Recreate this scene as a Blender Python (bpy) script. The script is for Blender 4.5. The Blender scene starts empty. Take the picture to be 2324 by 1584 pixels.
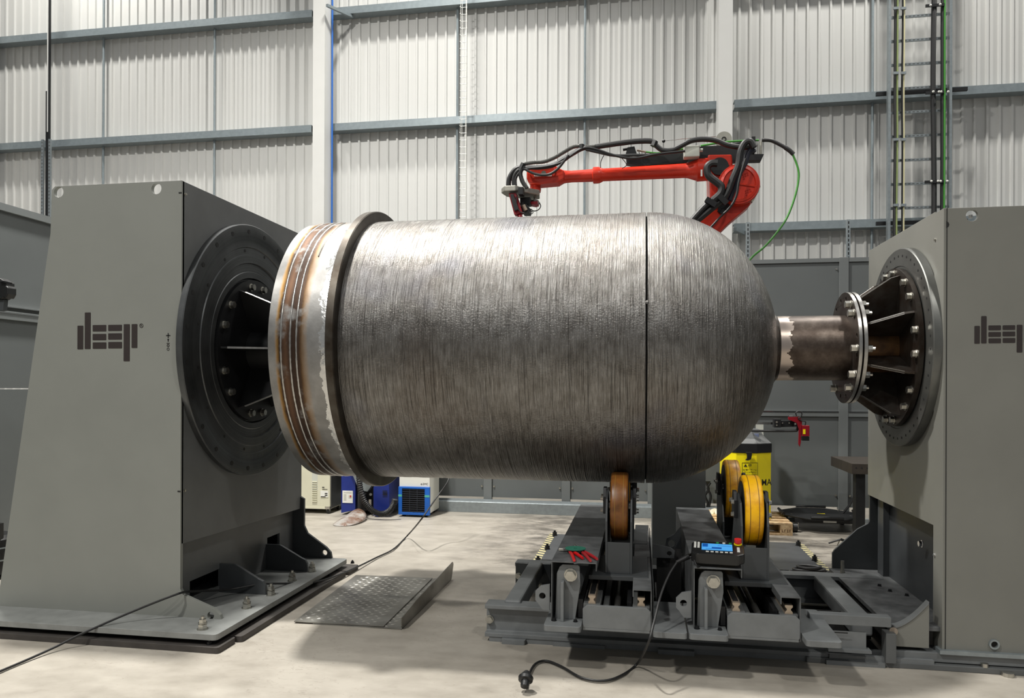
import bpy, math, random
from mathutils import Vector, Matrix
from mathutils.geometry import tessellate_polygon
random.seed(7)
PI = math.pi
SC = bpy.context.scene
COL = SC.collection

# ------------------------------------------------------------------ camera
F_PX, YAW, ROLL, HOR = 1700.0, math.atan(293/1700.0), 0.004, 880.0
cam = bpy.data.cameras.new('camera'); cam.sensor_fit = 'HORIZONTAL'; cam.sensor_width = 36.0
cam.lens = 36.0*F_PX/2324; cam.shift_y = (HOR-792)/2324; cam.clip_end = 100
camo = bpy.data.objects.new('camera', cam); COL.objects.link(camo)
R_ = Vector((math.cos(YAW)*math.cos(ROLL), math.sin(YAW)*math.cos(ROLL), math.sin(ROLL)))
F_ = Vector((-math.sin(YAW), math.cos(YAW), 0)); U_ = R_.cross(F_)
camo.matrix_world = Matrix(((R_.x,U_.x,-F_.x,0),(R_.y,U_.y,-F_.y,0),(R_.z,U_.z,-F_.z,1.5),(0,0,0,1)))
SC.camera = camo
# ------------------------------------------------------------------ light and exposure
SC.view_settings.view_transform = 'Standard'; SC.view_settings.look = 'None'
SC.view_settings.gamma = 1.0; SC.view_settings.use_curve_mapping = False
SC.view_settings.exposure = 0.0
w = bpy.data.worlds.new('hall_air'); SC.world = w; w.use_nodes = True
w.node_tree.nodes['Background'].inputs[0].default_value = (0.92, 0.96, 1.0, 1)
w.node_tree.nodes['Background'].inputs[1].default_value = 0.22
def high_bay(x, y, p, size=1.1, z=10.2):
    l = bpy.data.lights.new('high_bay_light', 'AREA'); l.shape = 'RECTANGLE'; l.size = size; l.size_y = 0.4
    l.energy = p; l.color = (1.0, 0.975, 0.92); l.spread = math.radians(150)
    o = bpy.data.objects.new('high_bay_light', l); COL.objects.link(o); o.location = (x, y, z)
for x, y, z, p in [(-3.6,5.3,10.2,1080),(-5.2,-1.6,10.2,740),(-3.2,10.1,11,290),(3.4,10.1,11,300),(4.4,-2.2,10.2,330),(-9.5,4.4,10.2,110),(-9.5,10.1,11,280),(9.5,10.1,11,300),(4.8,4.4,10.2,70),(-5.2,-6.8,10.2,460)]:
    high_bay(x, y, p, .6, z)

# ------------------------------------------------------------------ materials
def lin(c):
    return tuple((v/255/12.92 if v/255 <= .04045 else ((v/255+.055)/1.055)**2.4) for v in c) + (1,)
class N:
    def __init__(s, name):
        s.m = bpy.data.materials.new(name); s.m.use_nodes = True; s.t = s.m.node_tree; s.b = s.t.nodes['Principled BSDF']
    def n(s, typ, **kw):
        o = s.t.nodes.new(typ)
        for k, v in kw.items():
            if k.startswith('i_'):
                key = k[2:]; key = int(key) if key.isdigit() else key
                if isinstance(v, bpy.types.NodeSocket): s.t.links.new(v, o.inputs[key])
                else: o.inputs[key].default_value = v
            else: setattr(o, k, v)
        return o
    def L(s, a, b): s.t.links.new(a, b)
    def set(s, **kw):
        for k, v in kw.items():
            k = k.replace('_', ' ')
            if isinstance(v, bpy.types.NodeSocket): s.L(v, s.b.inputs[k])
            else: s.b.inputs[k].default_value = v
    def noise(s, scale, detail=4, vec=None, rough=.55):
        o = s.n('ShaderNodeTexNoise'); o.inputs['Scale'].default_value = scale; o.inputs['Detail'].default_value = detail
        o.inputs['Roughness'].default_value = rough
        if vec is not None: s.L(vec, o.inputs['Vector'])
        return o.outputs['Fac']
    def ramp(s, fac, pts):
        o = s.n('ShaderNodeValToRGB'); cr = o.color_ramp
        while len(cr.elements) < len(pts): cr.elements.new(.5)
        for e, (p, c) in zip(cr.elements, pts):
            e.position = p; e.color = c if len(c) == 4 else (c[0], c[1], c[2], 1)
        s.L(fac, o.inputs[0]); return o.outputs['Color']
    def math(s, op, a, b=0.0, c=None, clamp=False):
        o = s.n('ShaderNodeMath'); o.operation = op; o.use_clamp = clamp
        for i, v in enumerate((a, b) if c is None else (a, b, c)):
            if isinstance(v, bpy.types.NodeSocket): s.L(v, o.inputs[i])
            else: o.inputs[i].default_value = v
        return o.outputs[0]
    def mix(s, f, a, b):
        o = s.n('ShaderNodeMix'); o.data_type = 'RGBA'
        for i, v in ((0, f), (6, a), (7, b)):
            if isinstance(v, bpy.types.NodeSocket): s.L(v, o.inputs[i])
            else: o.inputs[i].default_value = v
        return o.outputs[2]
    def obj(s): return s.n('ShaderNodeTexCoord').outputs['Object']
    def map(s, vec, scale=(1,1,1), loc=(0,0,0)):
        o = s.n('ShaderNodeMapping'); s.L(vec, o.inputs[0]); o.inputs['Scale'].default_value = scale; o.inputs['Location'].default_value = loc
        return o.outputs[0]
    def bump(s, h, strength=.2, dist=.01):
        o = s.n('ShaderNodeBump'); s.L(h, o.inputs['Height']); o.inputs['Strength'].default_value = strength; o.inputs['Distance'].default_value = dist
        s.L(o.outputs[0], s.b.inputs['Normal'])
MC = {}
def mat(name, c, rough=.5, metal=0.0, var=.12, scale=6, bump=0.0, bscale=200, emit=0, c2=None, spec=None):
    if name in MC: return MC[name]
    g = N(name); a = lin(c)
    d = lin(c2) if c2 else tuple(v*(1-var) for v in a[:3])+(1,)
    o = g.obj()
    f = g.noise(scale, 5, o)
    col = g.mix(g.math('MULTIPLY', g.math('SUBTRACT', f, .35, clamp=True), 3.0, clamp=True), a, d)
    g.set(Base_Color=col, Roughness=rough, Metallic=metal)
    if spec is not None: g.b.inputs['Specular IOR Level'].default_value = spec
    if bump: g.bump(g.noise(bscale, 3, o), bump, .002)
    if emit:
        g.b.inputs['Emission Color'].default_value = a; g.b.inputs['Emission Strength'].default_value = emit
    MC[name] = g.m; return g.m

M_grey = mat('machine_grey_paint', (124,126,121), .42, 0, .06, 3, .04, 350)
M_greyD = mat('machine_grey_darker', (92,94,94), .45, 0, .15, 5, .04, 300)
M_char = mat('charcoal_paint', (62,65,67), .42, 0, .18, 7)
M_bed = mat('roller_bed_grey_paint', (112,115,116), .42, 0, .22, 9, .03, 200)
M_dust = mat('dusty_grey_cover', (94,96,97), .55, 0, .3, 12, c2=(66,68,69))
M_under = mat('rusty_dark_floor_steel', (74,70,67), .6, .3, .3, 9)
M_bolt = mat('zinc_bolt', (190,188,180), .28, .95, .2, 40)
M_steel = mat('bright_machined_steel', (176,174,170), .3, .9, .25, 30)
M_mill = mat('dark_mill_steel', (66,62,58), .42, .75, .4, 14, c2=(48,38,31))
M_black = mat('black_plastic', (20,21,22), .42, 0, .2, 30)
M_rub = mat('black_rubber_hose', (26,26,27), .5, 0, .2, 30)
M_blk = mat('black_steel', (26,27,29), .45, .2, .2, 20)
M_void = mat('dark_interior', (18,18,18), .7, 0, .1, 5)
M_logo = mat('brown_black_vinyl', (42,35,34), .5, 0, .04, 5)
M_galv = mat('galvanised_steel', (150,158,161), .38, .55, .16, 25)
M_galvD = mat('galvanised_girt', (133,143,147), .45, .3, .14, 15)
M_white = mat('white_column_paint', (202,202,199), .45, 0, .04, 3)
M_part = mat('partition_grey_paint', (93,97,97), .5, 0, .08, 2)
M_partE = mat('partition_frame_grey_paint', (108,112,112), .45, 0, .08, 3)
M_red = mat('robot_orange_red_paint', (198,46,22), .34, 0, .12, 8)
M_redT = mat('dark_red_anodised', (150,24,38), .35, .2, .2, 20)
M_hred = mat('red_rubber_grip', (206,22,26), .35, 0, .15, 30)
M_hredD = mat('dull_red_rubber_grip', (165,34,40), .4, 0, .15, 30)
M_grn = mat('green_cable_sheath', (66,140,52), .4, 0, .08, 20)
M_grnD = mat('green_abrasive_disc', (40,112,92), .6, 0, .2, 60)
M_yel = mat('yellow_machine_paint', (240,222,10), .42, 0, .05, 4)
M_blue = mat('deep_blue_paint', (24,44,124), .38, 0, .1, 5)
M_blueC = mat('bright_blue_plastic', (20,96,190), .4, 0, .08, 5)
M_beige = mat('beige_cabinet_paint', (206,204,182), .45, 0, .05, 5)
M_chil = mat('off_white_cabinet_paint', (222,222,214), .45, 0, .04, 5)
M_alu = mat('cast_aluminium', (170,168,158), .42, .7, .15, 30)
M_jbox = mat('pale_grey_junction_box', (192,194,184), .5, 0, .05, 20)
M_bpipe = mat('blue_pipe', (20,90,170), .4, 0, .05, 10)
M_scr = mat('lit_lcd_screen', (70,150,215), .25, 0, .02, 4, emit=.55)
M_wood = mat('pallet_pine', (205,180,140), .7, 0, .3, 18, .1, 60, c2=(150,118,84))
M_lab = mat('white_label', (224,224,218), .5, 0, .03, 4)
M_ink = mat('black_print', (20,20,20), .6, 0, .02, 4)
M_gtape = mat('pale_green_tape', (80,170,150), .5, 0, .05, 8)
M_silv = mat('polished_silver', (220,220,220), .15, 1, .05, 20)
M_rail = mat('ground_rail_steel', (176,160,142), .35, .6, .2, 30)

def m_floor():
    g = N('worn_concrete'); o = g.obj()
    n1 = g.noise(.55, 6, o, .6); n2 = g.noise(3.2, 8, g.map(o, (1,1.7,1)), .65); n3 = g.noise(38, 4, o)
    col = g.ramp(g.math('ADD', g.math('MULTIPLY', n1, .55), g.math('MULTIPLY', n2, .45)), [(.34, lin((118,113,104))), (.47, lin((146,140,130))), (.6, lin((163,157,147))), (.75, lin((156,151,141)))])
    col = g.mix(g.math('MULTIPLY', g.math('GREATER_THAN', n3, .68), .25), col, lin((120,112,98)))
    # oily dirt trodden round the roller bed, shadow of the stands painted in
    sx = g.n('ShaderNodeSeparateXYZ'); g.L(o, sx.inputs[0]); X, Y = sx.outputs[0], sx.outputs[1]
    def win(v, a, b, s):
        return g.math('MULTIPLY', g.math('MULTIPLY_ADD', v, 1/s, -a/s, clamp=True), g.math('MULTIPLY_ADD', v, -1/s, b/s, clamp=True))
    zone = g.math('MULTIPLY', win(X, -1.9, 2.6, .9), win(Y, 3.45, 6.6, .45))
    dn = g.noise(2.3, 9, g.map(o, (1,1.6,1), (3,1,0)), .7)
    dirt_shade = g.math('MULTIPLY', g.math('MULTIPLY', g.math('MULTIPLY_ADD', dn, 6, -2.5, clamp=True), zone), .8)
    z2 = g.math('MULTIPLY', win(X, -.7, 2.5, .6), win(Y, 3.62, 4.7, .3))  # front patch: stains plus painted shadow of the roller stands
    dirt_shade = g.math('MAXIMUM', dirt_shade, g.math('MULTIPLY', g.math('MULTIPLY_ADD', dn, 3.2, -1.05, clamp=True), g.math('MULTIPLY', z2, .8)))
    col = g.mix(dirt_shade, col, lin((62,58,53)))
    wv = g.noise(5.0, 3, g.map(o, (1,2.2,1), (9,4,0)), .5)
    line = g.math('MULTIPLY', g.math('LESS_THAN', g.math('ABSOLUTE', g.math('SUBTRACT', wv, .5)), .006), g.math('GREATER_THAN', g.noise(1.1, 2, o), .56))
    col = g.mix(g.math('MULTIPLY', line, .22), col, lin((96,88,76)))
    g.set(Base_Color=col, Roughness=g.math('MULTIPLY_ADD', n2, .35, .33))
    g.bump(g.math('ADD', n2, g.math('MULTIPLY', n3, .3)), .12, .01)
    return g.m
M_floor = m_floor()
def cyl_coords(g, ay, az):
    o = g.n('ShaderNodeNewGeometry').outputs['Position']
    sp = g.n('ShaderNodeSeparateXYZ'); g.L(o, sp.inputs[0])
    ang = g.math('ARCTAN2', g.math('SUBTRACT', sp.outputs[2], az), g.math('SUBTRACT', ay, sp.outputs[1]))
    return sp.outputs[0], ang
AY, AZ = 4.97, 1.757
def comb(g, x, y, z=0.0):
    c = g.n('ShaderNodeCombineXYZ')
    for i, v in enumerate((x, y, z)):
        if isinstance(v, bpy.types.NodeSocket): g.L(v, c.inputs[i])
        else: c.inputs[i].default_value = v
    return c.outputs[0]
def m_shell():
    g = N('weld_clad_steel'); x, a = cyl_coords(g, AY, AZ)
    pos = g.n('ShaderNodeNewGeometry').outputs['Position']
    s1 = g.noise(1, 5, comb(g, g.math('MULTIPLY', x, 110), g.math('MULTIPLY', a, 9)), .6)
    s2 = g.noise(1, 4, comb(g, g.math('MULTIPLY', x, 260), g.math('MULTIPLY', a, 2.2)), .6)
    s3 = g.noise(1, 3, comb(g, g.math('MULTIPLY', x, 90), g.math('MULTIPLY', a, 75)), .6)
    n1 = g.noise(2.6, 7, pos, .65); n2 = g.noise(11, 6, pos, .6)
    tone = g.math('ADD', g.math('MULTIPLY', s1, .45), g.math('ADD', g.math('MULTIPLY', n1, .25), g.math('MULTIPLY', n2, .3)))
    col = g.ramp(tone, [(.36, lin((92,89,85))), (.47, lin((116,113,109))), (.56, lin((134,132,129))), (.68, lin((158,157,154)))])
    tint = g.noise(1.3, 3, g.map(pos, (1,1,1), (4,2,7)), .5)
    col = g.mix(g.math('MULTIPLY_ADD', tint, 2.4, -1.3, clamp=True), col, lin((98,86,76)))
    tb = g.noise(1.5, 3, g.map(pos, (1,1,1), (14,3,1)), .5)
    col = g.mix(g.math('MULTIPLY', g.math('MULTIPLY_ADD', tb, 4, -2.25, clamp=True), .6), col, lin((92,100,124)))
    col = g.mix(g.math('MULTIPLY', g.math('GREATER_THAN', s2, .64), .4), col, lin((196,194,190)))
    col = g.mix(g.math('MULTIPLY', g.math('LESS_THAN', s2, .36), .55), col, lin((44,42,40)))
    s4 = g.noise(1, 2, comb(g, g.math('MULTIPLY', x, 190), g.math('MULTIPLY', a, 1.6), 5.0), .5)
    s5 = g.noise(1, 2, comb(g, g.math('MULTIPLY', x, 14), g.math('MULTIPLY', a, .9), 2.0), .5)
    cut = g.math('LESS_THAN', s4, g.math('MULTIPLY_ADD', s5, .22, .28))
    col = g.mix(g.math('MULTIPLY', cut, .5), col, lin((38,35,32)))
    g.set(Base_Color=col, Metallic=.9, Roughness=g.math('ADD', g.math('MULTIPLY', n2, .22), .22))
    g.bump(g.math('ADD', g.math('ADD', s2, g.math('MULTIPLY', s3, .8)), g.math('MULTIPLY', s1, .6)), .85, .0045)
    return g.m
M_shell = m_shell()
def m_skirt():
    g = N('plate_with_heat_tint'); x, a = cyl_coords(g, AY, AZ)
    pos = g.n('ShaderNodeNewGeometry').outputs['Position']
    n1 = g.noise(5, 6, pos, .6); n2 = g.noise(1, 5, comb(g, g.math('MULTIPLY', x, 16), g.math('MULTIPLY', a, 5)), .6)
    base = g.ramp(n1, [(.3, lin((108,107,105))), (.5, lin((128,127,125))), (.7, lin((148,147,145)))])
    # heat tint band on both sides of the three weld runs, edge broken up by noise
    xx = g.math('ADD', x, g.math('MULTIPLY', g.math('SUBTRACT', n2, .5), .03))
    band = g.ramp(g.math('MULTIPLY_ADD', xx, 1/.45, 2.17/.45), [(.10, (0,0,0,1)), (.14, (1,1,1,1)), (.46, (1,1,1,1)), (.57, (0,0,0,1))])
    hue = g.ramp(g.math('MULTIPLY_ADD', xx, 1/.45, 2.17/.45), [(.10, lin((176,134,66))), (.17, lin((50,37,31))), (.25, lin((90,67,51))), (.32, lin((52,40,34))), (.44, lin((64,49,39))), (.56, lin((160,122,72)))])
    patch = g.math('MULTIPLY_ADD', g.noise(7, 5, pos, .6), -6, 4.3, clamp=True)
    col = g.mix(g.math('MULTIPLY', band, patch), base, hue)
    # bright ground strip beside the collar with a ragged edge
    rag = g.noise(1, 5, comb(g, g.math('MULTIPLY', x, 9), g.math('MULTIPLY', a, 9)), .65)
    e = g.math('GREATER_THAN', g.math('ADD', x, g.math('MULTIPLY', g.math('SUBTRACT', rag, .5), .16)), -1.845)
    col = g.mix(e, col, lin((196,196,194)))
    sm = g.noise(26, 3, pos, .5)
    g.set(Base_Color=col, Metallic=.82, Roughness=g.math('MULTIPLY_ADD', e, -.22, .46))
    g.bump(g.math('ADD', n1, g.math('MULTIPLY', g.math('MULTIPLY', sm, e), 2.5)), .3, .006)
    return g.m
M_skirt = m_skirt()
def m_pipe():
    g = N('dark_pipe_with_ground_end'); x, a = cyl_coords(g, AY, AZ)
    pos = g.n('ShaderNodeNewGeometry').outputs['Position']
    n1 = g.noise(9, 6, pos, .65)
    base = g.ramp(n1, [(.3, lin((62,52,46))), (.5, lin((84,74,67))), (.7, lin((110,100,92)))])
    rag = g.noise(1, 5, comb(g, g.math('MULTIPLY', x, 7), g.math('MULTIPLY', a, 2.2), 3.1), .6)
    e = g.math('LESS_THAN', g.math('ADD', x, g.math('MULTIPLY', g.math('SUBTRACT', rag, .5), .26)), .905)
    col = g.mix(e, base, lin((190,176,166)))
    g.set(Base_Color=col, Metallic=.8, Roughness=g.math('MULTIPLY_ADD', e, -.12, .42))
    g.bump(n1, .15, .003)
    return g.m
M_pipe = m_pipe()
def m_tread():
    g = N('yellow_polyurethane_tread'); o = g.n('ShaderNodeNewGeometry').outputs['Position']
    n = g.noise(9, 7, o, .65)
    col = g.ramp(n, [(.3, lin((150,92,10))), (.42, lin((214,146,8))), (.6, lin((244,184,2)))])
    g.set(Base_Color=col, Roughness=.42); return g.m
M_tread = m_tread()
M_treadB = mat('brown_worn_polyurethane_tread', (124,76,26), .38, 0, .3, 10, c2=(70,42,18))
def m_face():
    g = N('turned_dark_faceplate'); x, a = cyl_coords(g, AY, AZ)
    pos = g.n('ShaderNodeNewGeometry').outputs['Position']
    d = g.n('ShaderNodeVectorMath'); d.operation = 'DISTANCE'; g.L(pos, d.inputs[0]); d.inputs[1].default_value = (-2.69, AY, AZ)
    r = g.noise(1, 3, comb(g, g.math('MULTIPLY', d.outputs['Value'], 60), 0.0), .6)
    n = g.noise(4, 5, pos, .6)
    col = g.ramp(g.math('ADD', g.math('MULTIPLY', r, .5), g.math('MULTIPLY', n, .5)), [(.35, lin((60,62,63))), (.65, lin((96,98,99)))])
    g.set(Base_Color=col, Metallic=.75, Roughness=.42); return g.m
M_face = m_face()
M_faceR = mat('machined_faceplate_steel', (112,113,110), .38, .75, .25, 6)
def m_hazard(y_axis=True):
    g = N('black_yellow_hazard_tape'); o = g.n('ShaderNodeNewGeometry').outputs['Position']
    sp = g.n('ShaderNodeSeparateXYZ'); g.L(o, sp.inputs[0])
    t = g.math('FRACT', g.math('MULTIPLY', g.math('ADD', sp.outputs[1], g.math('MULTIPLY', sp.outputs[0], .6)), 11.0))
    g.set(Base_Color=g.mix(g.math('GREATER_THAN', t, .5), lin((186,176,132)), lin((76,76,72))), Roughness=.6); return g.m
M_haz = m_hazard()
M_wline = mat('tread_scuff_line',(128,92,30),.5)
def m_plastic():
    g = N('clear_polythene_bag'); o = g.obj()
    n = g.noise(7, 5, o, .6)
    g.set(Base_Color=g.ramp(n, [(.4, lin((178,175,170))), (.62, lin((124,94,76)))]), Roughness=.2, Alpha=.8)
    g.bump(g.noise(11, 4, o, .6), .8, .03); return g.m
M_bag = m_plastic()
M_clad = mat('white_cladding_liner', (200,200,197), .5, 0, .04, 1.2)

# ------------------------------------------------------------------ mesh builder
class B:
    def __init__(s): s.v = []; s.f = []
    def box(s, a, b):
        x0,y0,z0 = a; x1,y1,z1 = b; i = len(s.v)
        s.v += [(x0,y0,z0),(x1,y0,z0),(x1,y1,z0),(x0,y1,z0),(x0,y0,z1),(x1,y0,z1),(x1,y1,z1),(x0,y1,z1)]
        s.f += [tuple(i+k for k in q) for q in ((0,3,2,1),(4,5,6,7),(0,1,5,4),(1,2,6,5),(2,3,7,6),(3,0,4,7))]
        return s
    def prism(s, loops, ax, a, b):
        # loops of 2D points (outer first, holes after) extruded along axis ax from a to b
        if not isinstance(loops[0], list): loops = [loops]
        def P3(p, t): return {'x': (t,p[0],p[1]), 'y': (p[0],t,p[1]), 'z': (p[0],p[1],t)}[ax]
        fl = [p for l in loops for p in l]
        tri = tessellate_polygon([[Vector((p[0],p[1],0)) for p in l] for l in loops])
        i = len(s.v); n = len(fl)
        s.v += [P3(p, a) for p in fl] + [P3(p, b) for p in fl]
        for t in tri:
            s.f.append((i+t[0], i+t[1], i+t[2])); s.f.append((i+n+t[2], i+n+t[1], i+n+t[0]))
        k = i
        for l in loops:
            m = len(l)
            for j in range(m):
                q = (j+1) % m; s.f.append((k+j, k+q, k+n+q, k+n+j))
            k += m
        return s
    def ring(s, c, u, v, r, seg, ph=0):
        i = len(s.v)
        for k in range(seg):
            t = 2*PI*k/seg + ph
            s.v.append(tuple(c + u*(r*math.cos(t)) + v*(r*math.sin(t))))
        return i
    def lathe(s, prof, o, d, seg=32, ph=0, cap=True):
        o = Vector(o); d = Vector(d).normalized()
        u = d.orthogonal().normalized() if abs(d.x) < .99 else Vector((0,1,0)); v = d.cross(u)
        rs = [s.ring(o + d*t, u, v, max(r, 1e-4), seg, ph) for t, r in prof]
        for a, b in zip(rs, rs[1:]):
            for k in range(seg):
                q = (k+1) % seg; s.f.append((a+k, a+q, b+q, b+k))
        if cap:
            s.f.append(tuple(rs[0]+k for k in range(seg))[::-1]); s.f.append(tuple(rs[-1]+k for k in range(seg)))
        return s
    def cyl(s, a, b, r, seg=16, r2=None):
        a = Vector(a); b = Vector(b)
        return s.lathe([(0, r), ((b-a).length, r if r2 is None else r2)], a, b-a, seg)
    def tube(s, pts, r, seg=8, smooth=4, closed=False):
        P = [Vector(p) for p in pts]
        if smooth and len(P) > 2:
            Q = []
            for i in range(len(P)-1):
                p0 = P[max(i-1,0)]; p1 = P[i]; p2 = P[i+1]; p3 = P[min(i+2,len(P)-1)]
                for k in range(smooth):
                    t = k/smooth
                    Q.append(.5*((2*p1)+(p2-p0)*t+(2*p0-5*p1+4*p2-p3)*t*t+(3*p1-p0-3*p2+p3)*t**3))
            Q.append(P[-1]); P = Q
        u = None; rs = []
        for i, p in enumerate(P):
            d = (P[min(i+1,len(P)-1)] - P[max(i-1,0)]).normalized()
            if u is None: u = d.orthogonal().normalized()
            u = (u - d*u.dot(d)).normalized(); v = d.cross(u)
            rr = r(i/(len(P)-1)) if callable(r) else r
            rs.append(s.ring(p, u, v, rr, seg))
        for a, b in zip(rs, rs[1:]):
            for k in range(seg):
                q = (k+1) % seg; s.f.append((a+k, a+q, b+q, b+k))
        s.f.append(tuple(rs[0]+k for k in range(seg))[::-1]); s.f.append(tuple(rs[-1]+k for k in range(seg)))
        return s
    def bolt(s, p, d, r, h=None, stud=0):
        # hexagon head on a washer, optional stud beyond
        p = Vector(p); d = Vector(d).normalized(); h = h or r*1.1
        s.lathe([(0, r*1.35), (r*.22, r*1.35)], p, d, 12)
        s.lathe([(r*.2, r*1.1), (r*.2+h, r*1.1)], p, d, 6, .3)
        if stud: s.cyl(p+d*h, p+d*(h+stud), r*.55, 8)
        return s
    def xf(s, fn, i0=0):
        s.v[i0:] = [tuple(fn(Vector(p))) for p in s.v[i0:]]; return s

KEEP = {'print','logo','printed_marks','slots','rung_slots','mounting_holes','tread_bumps','cover_bosses','keys','safety_pictograms','label_print','hole_row','screen_image','green_keys','web_inner','louvre'}
def pieces(b):
    # connected pieces, joined again where their boxes touch
    par = list(range(len(b.v)))
    def find(i):
        while par[i] != i: par[i] = par[par[i]]; i = par[i]
        return i
    for f in b.f:
        a = find(f[0])
        for k in f[1:]: par[find(k)] = a
    g = {}
    for i in range(len(b.v)): g.setdefault(find(i), []).append(i)
    bx = []
    for ids in g.values():
        lo = [min(b.v[i][k] for i in ids)-.0012 for k in range(3)]; hi = [max(b.v[i][k] for i in ids)+.0012 for k in range(3)]
        bx.append([lo, hi, ids])
    ch = True
    while ch:
        ch = False
        for i in range(len(bx)):
            for j in range(i+1, len(bx)):
                A, C = bx[i], bx[j]
                if all(A[0][k] <= C[1][k] and C[0][k] <= A[1][k] for k in range(3)):
                    A[0] = [min(A[0][k],C[0][k]) for k in range(3)]; A[1] = [max(A[1][k],C[1][k]) for k in range(3)]; A[2] = A[2]+C[2]
                    bx.pop(j); ch = True; break
            if ch: break
    if len(bx) == 1: return [b]
    out = []
    for lo, hi, ids in bx:
        mp = {o: n for n, o in enumerate(ids)}; c = B(); c.v = [b.v[i] for i in ids]
        c.f = [tuple(mp[i] for i in f) for f in b.f if f[0] in mp]; out.append(c)
    return out
def obj(name, b, m, parent=None, bevel=0, smooth=False, label=None):
    if parent is not None and name not in KEEP and len(b.v) < 3000:
        ps = pieces(b)
        if len(ps) > 1: return [obj(name, p, m, parent, bevel, smooth, label) for p in ps][0]
    o = obj_(name, b, m, parent, bevel, smooth, label)
    if name in ('slots','rung_slots','mounting_holes','tread_bumps','keys','hole_row','cover_bosses'): o['kind'] = 'stuff'
    return o
def obj_(name, b, m, parent=None, bevel=0, smooth=False, label=None):
    me = bpy.data.meshes.new(name)
    o0 = Vector((0,0,0)); q = parent
    while q is not None: o0 += Vector(q.location); q = q.parent
    if parent is None and b.v:
        xs = [v[0] for v in b.v]; ys = [v[1] for v in b.v]; zs = [v[2] for v in b.v]
        o0 = Vector(((min(xs)+max(xs))/2, (min(ys)+max(ys))/2, min(zs)))
    me.from_pydata([tuple(Vector(v)-o0) for v in b.v], [], b.f)
    me.materials.append(m)
    import bmesh
    bm = bmesh.new(); bm.from_mesh(me); bmesh.ops.recalc_face_normals(bm, faces=bm.faces); bm.to_mesh(me); bm.free()
    if smooth:
        me.shade_smooth(); me.set_sharp_from_angle(angle=math.radians(35))
    o = bpy.data.objects.new(name, me); COL.objects.link(o)
    if parent is None: o.location = o0
    else: o.parent = parent
    if bevel:
        md = o.modifiers.new('edge', 'BEVEL'); md.width = bevel; md.segments = 2; md.limit_method = 'ANGLE'; md.angle_limit = math.radians(40)
    if label: o['label'] = label
    return o
def thing(name, loc, label, cat, group=None):
    o = bpy.data.objects.new(name, None); COL.objects.link(o); o.location = loc; o.empty_display_size = .1
    o['label'] = label; o['category'] = cat
    if group: o['group'] = group
    return o
def tag(o, label, cat, group=None):
    o['label'] = label; o['category'] = cat
    if group: o['group'] = group
    return o
def struct(name, b, m, parent=None, **k):
    o = obj(name, b, m, parent, **k)
    if parent is None: o['kind'] = 'structure'
    return o
def struct_root(name, loc=(0,0,0)):
    o = bpy.data.objects.new(name, None); COL.objects.link(o); o.location = loc; o['kind'] = 'structure'; return o
def circ(cx, cy, r, n=20): return [(cx+r*math.cos(2*PI*k/n), cy+r*math.sin(2*PI*k/n)) for k in range(n)]
def rrect(x0, y0, x1, y1, r, n=4):
    out = []
    for cx, cy, a in ((x1-r,y1-r,0),(x0+r,y1-r,PI/2),(x0+r,y0+r,PI),(x1-r,y0+r,3*PI/2)):
        for k in range(n+1): out.append((cx+r*math.cos(a+PI/2*k/n), cy+r*math.sin(a+PI/2*k/n)))
    return out
def copies(proto, spots):
    for p in spots:
        c = proto.copy(); COL.objects.link(c); c.location = Vector(proto.location)+Vector(p)
def text(name, body, size, m, parent, loc, rot, ext=.001, align='LEFT', bold=0.0):
    cu = bpy.data.curves.new(name, 'FONT'); cu.body = body; cu.size = size; cu.extrude = ext; cu.align_x = align; cu.resolution_u = 3; cu.offset = bold
    t = bpy.data.objects.new(name+'_curve', cu)
    me = bpy.data.meshes.new_from_object(t); bpy.data.objects.remove(t); me.materials.clear(); me.materials.append(m)
    o = bpy.data.objects.new(name, me); COL.objects.link(o)
    o0 = Vector((0,0,0)); q = parent
    while q is not None: o0 += Vector(q.location); q = q.parent
    o.parent = parent; o.location = Vector(loc)-o0; o.rotation_euler = rot; return o
FR = (PI/2, 0, 0)      # text facing -Y

# ================================================================== SETTING
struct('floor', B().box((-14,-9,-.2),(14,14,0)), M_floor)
wb = struct_root('wall_back', (0,12,0))
WY = 12.0
# trapezoidal liner sheets, one metre wide, five ribs each
def sheet(x0):
    b = B(); pts = []
    for k in range(6):
        x = x0+k/6
        pts += [(x,WY),(x+.115,WY),(x+.127,WY-.03),(x+.155,WY-.03)]
    pts += [(x0+1,WY),(x0+1,WY+.02),(x0,WY+.02)]
    return b.prism(pts, 'z', 0, 10.5)
sh = obj('cladding_sheet', sheet(-13.0), M_clad, wb)
copies(sh, [(k,0,0) for k in range(1,25)])
for i, z in enumerate((3.95,5.83,7.76,9.7)):
    pts = [(WY-.03,z-.06),(WY-.21,z-.06),(WY-.21,z+.06),(WY-.03,z+.06),(WY-.03,z+.052),(WY-.2,z+.052),(WY-.2,z-.052),(WY-.03,z-.052)]
    for xa, xb in ((-13,-5.46),(-5.16,1.12),(1.38,12)):
        obj('girt', B().prism(pts, 'x', xa, xb), M_galvD, wb)
rods = B().cyl((-9.450,WY-.1,0),(-9.450,WY-.1,10.4),.02,8)
rod = obj('sag_rod', rods, M_galvD, wb, smooth=True)
copies(rod, [(p-(-9.450),0,0) for p in (-7.296,-2.976,-0.897,3.377,6.9)])
def column(x, y0=11.72):
    b = B().box((x-.125,y0-.02,0),(x+.125,y0,10.4)).box((x-.006,y0,0),(x+.006,y0+.26,10.4)).box((x-.125,y0+.26,0),(x+.125,y0+.28,10.4))
    return b
n = 0
for x in (-5.147, 1.206, -11.6, 7.7):
    n += 1
    b = B().box((x-.10,11.38,0),(x+.10,11.70,10.4))
    struct('wall_column_%d' % n, b, M_white)  # white box columns standing along the back wall
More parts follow.
